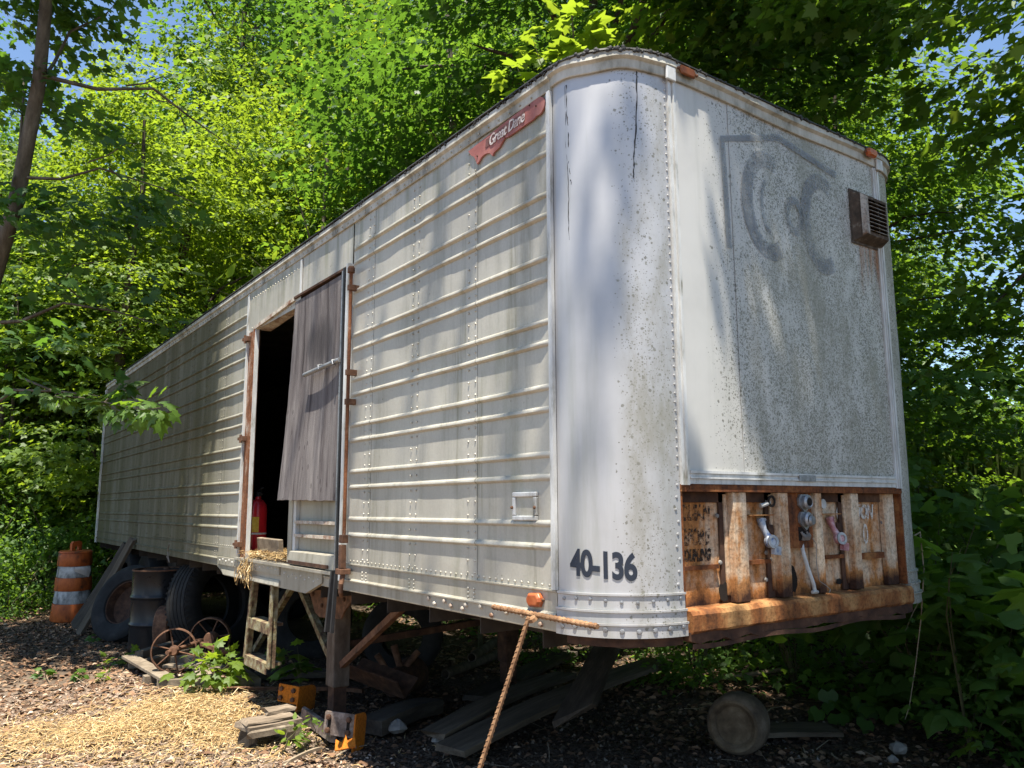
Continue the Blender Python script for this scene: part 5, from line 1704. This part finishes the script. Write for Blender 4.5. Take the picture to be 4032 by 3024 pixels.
plank('plank', 'second dark board in the shade under the leaning planks', (-.10, 9.0, .02), (.05, 8.75, .85), .12, .04, 'bark_dark', hint=(1, .2, 0), seed=3)

def tyre(label, c, nrm, rad, wid, inner, mat='rubber', rim=None, rimdepth=.0, ribs=True, name='tyre', cat='tyre', side_lugs=False):
    nn = Vector(nrm).normalized()
    q = nn.to_track_quat('Z', 'Y')
    t = thing(name, label, cat, c, q.to_euler())
    hw = wid / 2
    prof = [(inner, -hw * .72), (inner * 1.04, -hw * .86), (rad * .80, -hw * 1.06), (rad * .93, -hw * .98), (rad * .985, -hw * .80)]
    if ribs:
        for k in range(5):
            z0 = -hw * .80 + hw * 1.6 * k / 5
            z1 = z0 + hw * 1.6 / 5
            prof += [(rad, z0 + .006), (rad, z1 - .008), (rad - .014, z1 - .004), (rad - .014, z1)]
    prof += [(rad * .985, hw * .80), (rad * .93, hw * .98), (rad * .80, hw * 1.06), (inner * 1.04, hw * .86), (inner, hw * .72), (inner * 1.02, hw * .6), (rad * .9, hw * .7), (rad * .93, 0), (rad * .9, -hw * .7), (inner * 1.02, -hw * .6)]
    MB().lathe(prof, (0, 0, 0), (0, 0, 1), 40, closed=True).build('casing', mat, t, smooth=True)
    lb = MB()
    for k in range(60 if side_lugs else 0):
        a = 2 * math.pi * k / 60
        for s_ in (-1, 1):
            p = Vector((math.cos(a) * rad * .955, math.sin(a) * rad * .955, s_ * hw * .93))
            lb.bar(p - Vector((math.cos(a), math.sin(a), -s_ * .3)) * .028, p + Vector((math.cos(a), math.sin(a), -s_ * .6)) * .022, .022, .014)
    if side_lugs:
        lb.build('tread_lugs', mat, t, kind='stuff')
    if rim:
        MB().lathe([(inner * 1.03, hw * .7), (inner * .96, hw * .66), (inner * .9, rimdepth + .02), (inner * .5, rimdepth), (0, rimdepth - .01)], (0, 0, 0), (0, 0, 1), 32).build('rim', rim, t, smooth=True)
    return t
tyre('tyre leaning beside the black drum with a rusty wheel in it', (-.12, 8.48, .42), (-.78, -.50, .40), .46, .24, .26, rim='rust_dark', rimdepth=-.04)
tyre('huge worn truck tyre standing half under the trailer behind the black drum', (.46, 6.95, .535), (.45, -.88, .14), .525, .34, .30, side_lugs=True)
tyre('small rusty-orange wheel rim behind the drum and the huge tyre', (.06, 7.28, .26), (.85, -.5, .05), .25, .16, .17, 'rust_brown', rim='rust_brown', ribs=False, name='old_wheel', cat='wheel')
tyre('tyre standing in the dark under the trailer behind the landing leg', (1.55, 4.62, .37), (-.55, -.82, .12), .37, .24, .19)
tyre('second tyre lying tilted in the dark under the trailer', (1.15, 5.9, .42), (-.3, -.9, .25), .42, .26, .23)

def drum():
    t = thing('oil_drum', 'scuffed black steel drum with dented rusty lid in front of the huge tyre', 'drum', (.03, 7.62, 0), (0, 0, .4))
    r_ = .285
    prof = [(0, .01), (r_ - .01, .01), (r_, 0), (r_ + .004, .02)]
    for z in (.29, .585):
        prof += [(r_, z - .03), (r_ + .004, z - .02), (r_ + .014, z - .005), (r_ + .014, z + .005), (r_ + .004, z + .02), (r_, z + .03)]
    prof += [(r_, .86), (r_ + .006, .868), (r_ + .006, .88), (r_ - .008, .88)]
    MB().lathe(prof, n=40).build('drum_body', 'drum', t, smooth=True)
    MB().lathe([(r_ + .007, .868), (r_ + .008, .884), (r_ - .012, .884), (r_ - .012, .868)], n=40, closed=True).build('chime', 'rust_brown', t, smooth=True)
    vs = [(0, 0, .858)] + [(r_ * f * math.cos(a), r_ * f * math.sin(a), .862 + .010 * math.sin(3 * a + f * 4)) for f in (.5, .96) for a in [2 * math.pi * k / 24 for k in range(24)]]
    MB().add(vs, [(0, 1 + k, 1 + (k + 1) % 24) for k in range(24)] + [(1 + k, 25 + k, 25 + (k + 1) % 24, 1 + (k + 1) % 24) for k in range(24)]).build('lid', 'rust_dark', t, smooth=True)
    MB().lathe([(0, .02), (.03, .018), (.035, 0)], (.14, .08, .866), n=12).build('bung', 'rust_brown', t)
drum()

def cart_axle():
    A, B = Vector((-.25, 5.63, .285)), Vector((.22, 6.17, .285))
    c = (A + B) / 2
    t = thing('cart_axle', 'rusted iron axle with two spoked wheels on the old pallet', 'cart axle', (c.x, c.y, .09))
    o_ = Vector((c.x, c.y, .09))
    ax = (B - A).normalized()
    def wheel(p, rad, seed, na):
        p = p - o_
        n_ = Vector(na).normalized()
        w_ = MB().lathe([(rad, -.026), (rad, .026), (rad - .011, .030), (rad - .011, -.030)], p, n_, 44, closed=True).build('wheel', 'rust_brown', t, smooth=True)
        d, a, b_ = frame(n_)
        for k in range(6):
            an = 2 * math.pi * k / 6 + seed
            e = a * math.cos(an) + b_ * math.sin(an)
            MB().tube([p + e * .03 + n_ * .012 * (-1) ** k, p + e * (rad - .008)], .0075, 6).build('spoke', 'rust_brown', w_)
        MB().lathe([(0, -.075), (.032, -.075), (.032, -.05), (.045, -.02), (.045, .02), (.030, .05), (.030, .07), (0, .07)], p, n_, 16).build('hub', 'rust_brown', w_, smooth=True)
    wheel(A, .195, .3, (.30, .92, -.05))
    wheel(B, .20, .9, (.55, .80, .08))
    MB().tube([A - o_ - ax * .12, A - o_ + ax * .02, B - o_ + ax * .08], .019, 10).build('axle_shaft', 'rust_brown', t, smooth=True)
    g_ = Vector((.10, 5.78, .26)) - o_
    k = MB()
    k.lathe([(0, -.05), (.052, -.05), (.06, -.02), (.06, .03), (.035, .05), (.035, .10), (0, .10)], g_ + Vector((.05, .12, .06)), ax, 16)
    k.bar(g_ + Vector((-.06, .05, .03)), g_ + Vector((.06, -.05, -.02)), .05, .03)
    k.bar(g_ + Vector((-.05, .03, -.06)), g_ + Vector((.08, -.07, -.09)), .05, .03)
    for u in (-.055, 0, .055):
        k.tube([g_ + Vector((u, .05 - u * .6, .04)), g_ + Vector((u + .01, -.01 - u * .6, -.09))], .012, 6)
    k.lathe([(0, -.04), (.07, -.035), (.085, .0), (.05, .05), (0, .06)], g_ + Vector((.09, -.02, -.05)), (.6, -.7, .1), 14)
    k.tube([g_ + Vector((.10, -.05, -.05)), g_ + Vector((.16, -.14, -.03))], [.03, .032], 10)
    k.tube([g_ + Vector((.14, -.10, -.03)), g_ + Vector((.15, -.12, -.19))], .012, 6)
    k.build('gear_housing', 'rust_brown', t, smooth=True)
cart_axle()

def pallet():
    t = thing('pallet', 'broken grey pallet of boards and blocks under the rusty cart axle', 'pallet', (-.1, 5.8, 0))
    o_ = Vector((-.1, 5.8, 0))
    def bd(p, q, w, h, mat='plank_y', nm='board'):
        MB().bar(Vector(p) - o_, Vector(q) - o_, w, h).build(nm, mat, t, bevel=.004)
    bd((-.43, 6.68, .105), (-.36, 5.34, .10), .13, .028)
    bd((-.42, 5.42, .045), (.26, 4.98, .045), .05, .09, nm='bearer')
    bd((.34, 5.75, .05), (.25, 4.86, .06), .10, .08, 'plank', nm='bearer')
    bd((-.44, 6.6, .045), (.3, 6.4, .045), .05, .09, nm='bearer')
    bd((-.05, 5.3, .08), (.12, 6.3, .08), .14, .025)
    bd((-.18, 6.2, .06), (.24, 5.7, .07), .12, .025)
    MB().box((-.44 + .1 - .045, 5.62 - 5.8, 0), (-.36 + .1 - .02, 5.72 - 5.8, .085)).build('block', 'plank_y', t)
pallet()
plank('log', 'split grey log lying behind the pallet', (-.36, 6.55, .12), (.45, 7.15, .14), .10, .08, 'bark', cat='log', seed=11)
plank('log', 'weathered split rail just below the split grey log', (-.34, 6.38, .07), (.35, 6.78, .09), .09, .06, 'plank', cat='log', seed=12)

# orange brackets
def bracket(label, loc, rotz, pw, ph, dp, dh, worn):
    t = thing('plow_bracket', label, 'bracket', loc, (R(-4), R(3), rotz), None)
    th = .010
    def rnd(w, h, r_):
        return [(0, 0), (w - r_, 0)] + [(w - r_ + r_ * math.sin(R(a)), r_ - r_ * math.cos(R(a))) for a in (20, 45, 70, 90)] + [(w - r_ + r_ * math.cos(R(a)), h - r_ + r_ * math.sin(R(a))) for a in (0, 30, 60, 90)] + [(0, h)]
    b0 = ph - dh
    MB().prism(rnd(pw, ph, .01), (0, 0, .0), (-1, 0, 0), (0, 0, 1), (0, th, 0)).build('face_plate', 'orange_worn' if worn else 'orange', t, bevel=.002)
    MB().prism(rnd(dp, dh, .045), (0, .0, b0), (.05, 1, 0), (0, 0, 1), (th, 0, 0)).build('side_plate', 'orange', t, bevel=.002)
    for u, v in ((.03, ph - .03), (pw - .03, ph - .03), (.03, .028), (pw - .03, .028)):
        MB().lathe([(.012, 0), (.016, .002), (.016, .014), (.010, .018), (0, .018)], (-u, -.001, v), (0, -1, 0), 8).build('bolt', 'rust_brown', t)
    if worn:
        for u in (.035, pw - .035):
            MB().box((-u - .009, -.0035, .04), (-u + .009, -.0012, ph - .045)).build('slot', 'hole', t)
    return t
BR1 = bracket('upper orange steel bracket with four bolts by the landing leg', (.235, 3.86, .075), R(-62), .165, .115, .17, .19, False)
BR2 = bracket('lower worn orange steel bracket nearest the bark slab', (.225, 2.82, .06), R(-52), .19, .13, .13, .22, True)
for b_ in (BR1, BR2):
    b_.scale = (1.15, 1.15, 1.15)
plank('steel_beam', 'chipped orange steel bar lying between the two orange brackets', (.20, 3.62, .06), (.16, 2.98, .06), .03, .10, 'orange_worn', cat='steel bar', seed=15, warp=.0)
MB_ = MB().prism([(0, 0), (.13, .02), (.12, .085), (.075, .06), (.06, .10), (.04, .05), (0, .07)], (0, 0, 0), (1, 0, 0), (0, .6, .8), (0, -.012, .01))
o = MB_.build('metal_scrap', 'orange')
o.location = (.06, 2.72, .03); o.rotation_euler = (0, 0, R(-30))
tag(o, 'torn curl of orange metal on the ground below the worn bracket', 'metal scrap')
def angle_iron(label, p0, p1, w, mat):
    p0, p1 = Vector(p0), Vector(p1)
    d, a, b_ = frame(p1 - p0)
    t = thing('angle_iron', label, 'angle iron', p0)
    MB().prism([(0, 0), (w, 0), (w, .012), (.012, .012), (.012, w), (0, w)], (0, 0, 0), a * .75 + b_ * .66, b_ * .75 - a * .66, p1 - p0).build('profile', mat, t)
angle_iron('brown steel channel end lying in shade behind the orange brackets', (.70, 3.95, .20), (.93, 3.42, .10), .20, 'rust_dark')
def holed_bar():
    t = thing('punched_bar', 'flat steel bar with round holes lying by the bearer of the pallet', 'steel bar', (-.02, 4.79, .075), (0, R(2), R(-27)))
    MB().box((0, -.02, 0), (.95, .02, .006)).box((0, .014, -.03), (.95, .02, -.0005)).build('bar', 'rust_brown', t)
    for k in range(10):
        MB().lathe([(0, 0), (.009, 0)], (.06 + k * .085, -.002, .0068), (0, 0, 1), 10).build('hole', 'hole', t)
holed_bar()

def bark_chunk():
    t = thing('timber_stack', 'rotten bark-topped timber slab on blocks at the front edge of the straw', 'timber', (-.14, 3.33, 0), (0, 0, R(4)))
    t.scale = (.74, .74, .74)
    rg = random.Random(6)
    def slab(nm, x0, x1, y0, y1, z0, z1, mat, rough=.012, n=7):
        vs, fs = [], []
        for i in range(n + 1):
            f = i / n
            x = x0 + (x1 - x0) * f
            for y, z in ((y0, z0), (y1, z0), (y1, z1), ((y0 + y1) / 2, z1 + .015), (y0, z1)):
                vs.append((x + (rg.uniform(-.03, .03) if i in (0, n) else 0), y + rg.uniform(-rough, rough), z + rg.uniform(-rough, rough) * .6))
        for i in range(n):
            for k in range(5):
                fs.append((i * 5 + k, i * 5 + 5 + k, i * 5 + 5 + (k + 1) % 5, i * 5 + (k + 1) % 5))
        fs += [(0, 1, 2, 3, 4), tuple(n * 5 + k for k in (4, 3, 2, 1, 0))]
        MB().add(vs, fs).build(nm, mat, t)
    slab('slab', -.27, .26, -.12, .18, .125, .168, 'old_timber', .006, 5)
    slab('slab', -.25, .20, -.09, .14, .182, .196, 'old_timber', .008, 4)
    slab('slab', -.02, .24, .02, .20, .215, .245, 'old_timber', .010, 3)
    slab('board', -.27, .17, -.165, -.135, .085, .135, 'plank_y', .003)
    slab('block', -.27, -.16, -.12, .10, 0, .12, 'bark_dark', .006, 3)
    slab('block', .10, .24, -.13, .12, 0, .12, 'plank_y', .006, 3)
bark_chunk()

# things lying in the shade under the trailer
def hub_prongs():
    t = thing('wheel_hub', 'dusty hub casting with three pipe prongs in the shade under the trailer', 'hub', (1.02, 3.78, 0))
    MB().lathe([(0, -.02), (.085, -.02), (.11, .02), (.12, .09), (.13, .30), (.15, .42), (.0, .44)], (0, 0, .13), (.75, .62, .02), 18).build('casting', 'rust_dark', t, smooth=True)
    for a, b_, r_ in (((-.02, .0, .2), (-.13, .05, .38), .026), ((.12, .10, .22), (.07, .14, .42), .03), ((.14, .10, .22), (.27, .08, .36), .028)):
        MB().tube([a, b_], [r_ * .9, r_], 10).build('prong', 'stone' if False else 'rust_brown', t, smooth=True)
hub_prongs()
def pipe(label, p0, p1, r_, mat='twig'):
    t = thing('pipe', label, 'pipe', p0)
    d = (Vector(p1) - Vector(p0))
    MB().lathe([(r_, 0), (r_, d.length), (r_ * .85, d.length), (r_ * .85, 0)], (0, 0, 0), d, 16, closed=True).build('pipe_wall', mat, t, smooth=True)
pipe('long grey plastic pipe lying in shade under the trailer', (1.61, 3.95, .12), (3.4, 4.9, .14), .042, 'plank')
pipe('short pipe end lying on top of the long grey pipe', (1.98, 4.10, .20), (3.0, 4.95, .22), .042, 'plank')
plank('plank', 'long warped board crossing in shade behind the rebar stake', (.62, 2.22, .05), (3.42, 2.95, .22), .26, .04, 'plank', seed=21, warp=.05)
plank('plank', 'shorter board beside the long warped board in shade', (.66, 2.52, .08), (2.3, 3.15, .16), .20, .04, 'plank', seed=22, warp=.03)
plank('plank', 'wide cracked board leaning in shade across the long warped board', (1.15, 1.66, .30), (3.3, 3.4, .62), .30, .035, 'bark_dark', seed=23, warp=.01, hint=(-.6, .2, 1))
plank('plank', 'thick timber block lying behind the lower orange bracket', (.44, 3.02, .055), (1.10, 3.28, .06), .20, .10, 'bark_dark', seed=24, warp=.02)
plank('plank', 'board lying under the pipes in shade', (1.5, 3.3, .05), (3.2, 4.2, .10), .22, .04, 'bark_dark', seed=25)
plank('plank', 'board on the ground between ladder and landing leg', (.30, 5.3, .04), (1.35, 4.6, .06), .16, .05, 'bark_dark', seed=26)
plank('plank', 'curved rusty slat lying left of the landing leg foot', (.45, 4.25, .10), (.85, 3.95, .08), .05, .03, 'rust_brown', seed=27, cat='slat')
plank('plank', 'faded green-grey board flat on the ground right of the rusty wheel drum', (2.35, 1.52, .03), (3.05, 1.13, .03), .26, .03, 'plank', seed=28)
plank('stick', 'dead stick by the torn orange metal at the straw edge', (-.28, 2.68, .03), (.02, 2.83, .035), .018, .018, 'twig', seed=29, cat='stick')
def stones():
    rg = random.Random(4)
    for k, (x, y, s, lab) in enumerate(((.62, 2.95, .075, 'pale angular rock beside the thick timber block'), (.95, 3.25, .05, 'small grey rock behind the pale angular rock'), (.72, 2.55, .05, 'white lump of rubble near the end of the long warped board'), (2.95, .62, .06, 'grey stone in a sun fleck at the bottom right'), (2.75, .55, .035, 'smaller stone left of the grey stone in the sun fleck'))):
        b = MB()
        vs = []
        for i in range(4):
            for j in range(7):
                a = 2 * math.pi * j / 7
                f = (.6, 1, .85, .3)[i]
                vs.append((s * f * math.cos(a) * rg.uniform(.75, 1.2), s * f * math.sin(a) * rg.uniform(.75, 1.2), s * 1.1 * i / 3 + rg.uniform(-.1, .1) * s))
        fs = [(i * 7 + j, i * 7 + (j + 1) % 7, i * 7 + 7 + (j + 1) % 7, i * 7 + 7 + j) for i in range(3) for j in range(7)] + [tuple(21 + j for j in range(7))]
        o_ = b.add(vs, fs).build('rock', 'stone')
        o_.location = (x, y, .01); o_.rotation_euler = (0, 0, k)
        tag(o_, lab, 'rock')
stones()
def wheel_drum():
    c = Vector((2.14, 1.22, .19))
    ax = Vector((-.88, -.40, .06)).normalized()
    t = thing('brake_drum', 'rusty brake drum lying on its rim on the ground right of the planks', 'brake drum', c, ax.to_track_quat('Z', 'Y').to_euler())
    MB().lathe([(.125, .10), (.165, .12), (.185, .10), (.20, .05), (.205, -.06), (.19, -.14), (.15, -.20), (0, -.21)], n=36).build('shell', 'drum_brown', t, smooth=True)
    MB().lathe([(.166, .121), (.150, .126), (.132, .112), (.122, .085), (.05, .078), (.03, .09), (0, .092)], n=36).build('drum_face', 'drum_face', t, smooth=True)
    t.scale = (.92, .92, .92)
wheel_drum()

# rebar T-handled stake leaning on the side rail
def rebar(parent, p0, p1, r_, nm, n_rib):
    p0, p1 = Vector(p0), Vector(p1)
    d, a, b_ = frame(p1 - p0)
    ln = (p1 - p0).length
    o_ = MB().tube([p0, p1], r_ * .88, 8).build(nm, 'rust_bar', parent, smooth=True)
    rb = MB()
    rb.bar(p0 + a * r_ * .9, p1 + a * r_ * .9, .004, .004).bar(p0 - a * r_ * .9, p1 - a * r_ * .9, .004, .004)
    for k in range(n_rib):
        c = p0 + d * ln * (k + .5) / n_rib
        for s_ in (-1, 1):
            pts = []
            for q in range(5):
                an = R(90 * s_ - 70 + 35 * q)
                pts.append(c + (a * math.cos(an) + b_ * math.sin(an)) * r_ * .93 + d * (abs(q - 2) * .004 - .004))
            rb.tube(pts, .0022, 4, False)
    rb.build('ribs', 'rust_bar', o_, kind='stuff')
    return o_
M['rust_bar'] = speckled('orange_brown_rebar', [(.3, (.11, .055, .028)), (.5, (.24, .13, .065)), (.7, (.36, .22, .12))], 22, rough=.9)
rs_ = thing('rebar_stake', 'ribbed rebar stake with a welded T-handle leaning on the trailer side rail', 'stake', (-.42, .68, 0))
o = Vector((-.42, .68, 0))
rebar(rs_, Vector((-.42, .68, -.06)) - o, Vector((-.105, .43, 1.112)) - o, .011, 'shaft', 54)
rebar(rs_, Vector((-.06, .76, 1.118)) - o, Vector((-.06, .055, 1.112)) - o, .012, 'handle_bar', 26)
MB().dome(Vector((-.09, .42, 1.098)) - o, (-.4, 0, .6), .02, .02, 8).build('weld', 'rust_bar', rs_)

# in the doorway
def extinguisher():
    t = thing('fire_extinguisher', 'red fire extinguisher standing inside the trailer doorway', 'fire extinguisher', (.17, 4.74, H + .10))
    t.scale = (.86, .86, 1)
    MB().lathe([(0, 0), (.085, 0), (.09, .015), (.09, .40), (.082, .44), (.055, .475), (.028, .49), (.026, .51), (0, .51)], n=28).build('cylinder', 'red', t, smooth=True)
    MB().lathe([(.0915, .205), (.0915, .335)], n=12, a0=R(150), a1=R(260), hint=(0, 1, 0)).build('label', 'yellow', t, smooth=True)
    MB().lathe([(.0918, .185), (.0935, .187), (.0935, .197), (.0918, .2)], n=28).build('bracket_strap', 'trim', t, smooth=True)
    MB().box((-.02, -.03, .51), (.02, .03, .55)).bar((0, .02, .55), (.0, -.12, .585), .02, .008).bar((0, .02, .535), (.0, -.11, .53), .02, .008).build('valve', 'black', t)
    MB().tube([(0, .03, .53), (.05, .09, .50), (.09, .06, .35), (.095, .03, .16)], .010, 8).build('hose', 'black', t, smooth=True)
extinguisher()
wb = MB().box((-.02, -.225, 0), (.02, .225, .14)).build('wood_block', 'plank_y', None, bevel=.004)
wb.location = (.13, 4.26, H + .125); wb.rotation_euler = (R(1), R(-6), R(3))
tag(wb, 'grey offcut of board standing on the doorway sill beside the extinguisher', 'board')

# ------------------------------------------------------------------ straw, litter and seedlings on the ground
def strips(rs, P, ang, ln, wd, tilt, curve=.12):
    n = len(P)
    d = np.stack([np.cos(ang) * np.cos(tilt), np.sin(ang) * np.cos(tilt), np.sin(tilt)], 1)
    s = np.stack([-np.sin(ang), np.cos(ang), rs.normal(0, .3, n)], 1)
    a = P - d * ln[:, None] / 2
    b_ = P + np.array([0, 0, 1.]) * (ln * curve)[:, None] * rs.uniform(0, 1, n)[:, None] + s * (ln * curve * rs.normal(0, 1, n))[:, None]
    c = P + d * ln[:, None] / 2
    w = wd[:, None] / 2
    return np.concatenate([np.stack([a - s * w, a + s * w, b_ + s * w, b_ - s * w], 1), np.stack([b_ - s * w, b_ + s * w, c + s * w * .6, c - s * w * .6], 1)], 1).reshape(-1, 3)
rs = np.random.RandomState(12)
def gzv(x, y):
    return .035 * np.sin(x * 1.3 + .4) * np.cos(y * 1.1) + .02 * np.sin(3.1 * x + 1.7 * y)
def straw_field(n, cx, cy, sx, sy):
    x = cx + rs.normal(0, sx, n); y = cy + rs.normal(0, sy, n)
    return x, y
xs, ys = [], []
for n, cx, cy, sx, sy in ((2900, -.42, 4.4, .24, .34), (1900, -.95, 4.2, .36, .32), (1800, -.28, 3.75, .22, .30), (1300, -1.4, 4.4, .4, .45), (1300, -.9, 3.4, .6, .6), (1200, -1.0, 4.2, .8, 1.0)):
    x, y = straw_field(n, cx, cy, sx, sy)
    xs.append(x); ys.append(y)
x, y = np.concatenate(xs), np.concatenate(ys)
n = len(x)
bump_ = .06 * np.exp(-((x + .55) ** 2 / .35 + (y - 4.3) ** 2 / .5))
z = gzv(x, y) + bump_ * rs.uniform(.3, 1, n) + rs.uniform(.004, .022, n)
V = strips(rs, np.stack([x, y, z], 1), rs.normal(.6, .9, n), rs.uniform(.03, .15, n), rs.uniform(.0028, .006, n), rs.normal(0, .14, n))
o = share(np_mesh('straw', V, 4, 'straw'), 'straw'); o['kind'] = 'stuff'
# straw spilling over the doorway sill
n = 1700
y = rs.uniform(3.62, 4.52, n); x = rs.uniform(-.03, .5, n) ** 1.0
z = H + .115 + rs.uniform(0, .05, n)
over = rs.uniform(0, 1, n) < .07
x = np.where(over, -.05 - rs.uniform(0, .015, n), x)
y = np.where(over, rs.normal(4.32, .10, n), y)
z = np.where(over, H + .10 - rs.uniform(0, .16, n), z)
tilt = np.where(over, rs.normal(1.2, .3, n), rs.normal(0, .15, n))
V = strips(rs, np.stack([x, y, z], 1), rs.uniform(0, 6.28, n), rs.uniform(.05, .16, n), rs.uniform(.003, .006, n), tilt)
o = share(np_mesh('straw', V, 4, 'straw'), 'straw_on_sill'); o['kind'] = 'stuff'
# dry leaves
def litter(name, n, box, size, mat, tmpl=T_OVAL, lift=.012, exclude=None, up=.8):
    x = rs.uniform(box[0], box[1], n); y = rs.uniform(box[2], box[3], n)
    z = np.array([gz(a, b) for a, b in zip(x, y)]) + rs.uniform(.0, lift, n)
    a = rs.uniform(0, 6.28, n)
    D = np.stack([np.cos(a), np.sin(a), rs.normal(.03, .16, n)], 1)
    N = rs.normal(0, .30, (n, 3)) + [0, 0, up]
    V = leaf_cloud(np.stack([x, y, z], 1), D, N, size * rs.uniform(.4, 1.2, n) * 1.0, tmpl, .3, -.5)
    o_ = share(np_mesh(name, V, len(tmpl), mat), name)
    o_['kind'] = 'stuff'
litter('leaf_litter', 12000, (-2.4, .6, 5.2, 13), .06, 'litter')
litter('leaf_litter', 13000, (-2.2, .3, 1.8, 6.2), .022, 'litter_pale')
litter('leaf_litter', 3500, (-2.2, .4, 1.8, 6.2), .046, 'litter_pale')
litter('leaf_litter', 1500, (-2.2, .4, 1.8, 6.2), .085, 'litter')
litter('leaf_litter', 7000, (-.3, 4.2, -.2, 6), .06, 'litter')
litter('leaf_litter', 9000, (2.2, 9, -1.5, 9), .085, 'litter')
litter('soil_crumbs', 9000, (-1.9, 2.6, .6, 4.2), .028, 'chips', T_FAR, .006)
litter('soil_crumbs', 5000, (.2, 3.6, -.3, 2.6), .032, 'chips', T_FAR, .006)
litter('leaf_litter', 6000, (-3, 4, 12, 24), .11, 'litter')
# twigs
n = 260
x = rs.uniform(-2, 5.5, n); y = rs.uniform(.5, 10, n)
z = np.array([gz(a, b) for a, b in zip(x, y)]) + .015
V = strips(rs, np.stack([x, y, z], 1), rs.uniform(0, 6.28, n), rs.uniform(.1, .45, n), rs.uniform(.005, .011, n), rs.normal(0, .06, n))
o = share(np_mesh('fallen_twigs', V, 4, 'twig'), 'fallen_twigs'); o['kind'] = 'stuff'
bb_ = thing('fallen_branch', 'long dead branch with a pale broken fork lying beyond the front end', 'branch', (3.71, 2.63, 0))
MB().tube([(0, 0, .05), (.5, -.25, .10), (1.0, -.45, .16), (1.5, -.75, .13), (2.1, -.95, .08)], [.02, .018, .02, .016, .01], 6).build('limb', 'twig', bb_, smooth=True)
MB().tube([(.82, -.40, .14), (.72, -.40, .25), (.70, -.42, .31)], [.014, .01, .005], 5).build('fork', 'twig', bb_)
# low plants
def seedling(label, p, n, size, me, seed, h=.15, spread=.1, cat='seedling', name='maple_seedling'):
    t = thing(name, label, cat, (p[0], p[1], gz(p[0], p[1])))
    rg = random.Random(seed)
    k = max(1, n // 9)
    for i in range(k):
        a = rg.uniform(0, 6.28)
        leafy_stem(t, me, [(0, 0, 0), (.25 * spread * math.cos(a), .25 * spread * math.sin(a), h * .5), (spread * math.cos(a), spread * math.sin(a), h * rg.uniform(.7, 1.1))], .004, n // k, size, seed * 7 + i, 'stem', spread * .6, 'stem', .4, (-.15, -.25, .4))
seedling('lush bright green leafy plant growing through the front of the pallet', (-.06, 4.98), 81, .125, LEAF2, 1, .30, .26, 'plant', 'leafy_plant')
seedling('small bright plant in front of the bark-topped timber slab', (-.14, 3.08), 34, .075, LEAF4, 2, .16, .11, 'plant', 'leafy_plant')
seedling('thin sprig beside the block end of the bark-topped timber', (.10, 3.1), 12, .06, LEAF4, 12, .22, .07, 'plant', 'leafy_plant')
seedling('dim big-leaved plant in the shade left of the landing leg', (.47, 4.35), 20, .17, LEAF1, 3, .42, .18, 'plant', 'leafy_plant')
for i, (p, lab) in enumerate((((-.95, 6.35), 'tiny seedling in the leaf litter left of the pallet, nearer the camera'), ((-.75, 6.0), 'pair of tiny seedling leaves just left of the pallet board'), ((-.50, 7.0), 'green seedling in the litter below the leaning planks'), ((-.30, 7.15), 'small seedling at the foot of the black drum'), ((-1.15, 6.6), 'faint seedling at the far left of the litter'), ((-.55, 6.75), 'seedling between the pallet board and the litter'), ((-.45, 8.6), 'tuft of leaves by the foot of the long grey plank'))):
    seedling(lab, p, 9, .085, LEAF2 if i % 2 else LEAF1, 20 + i, .09, .09)
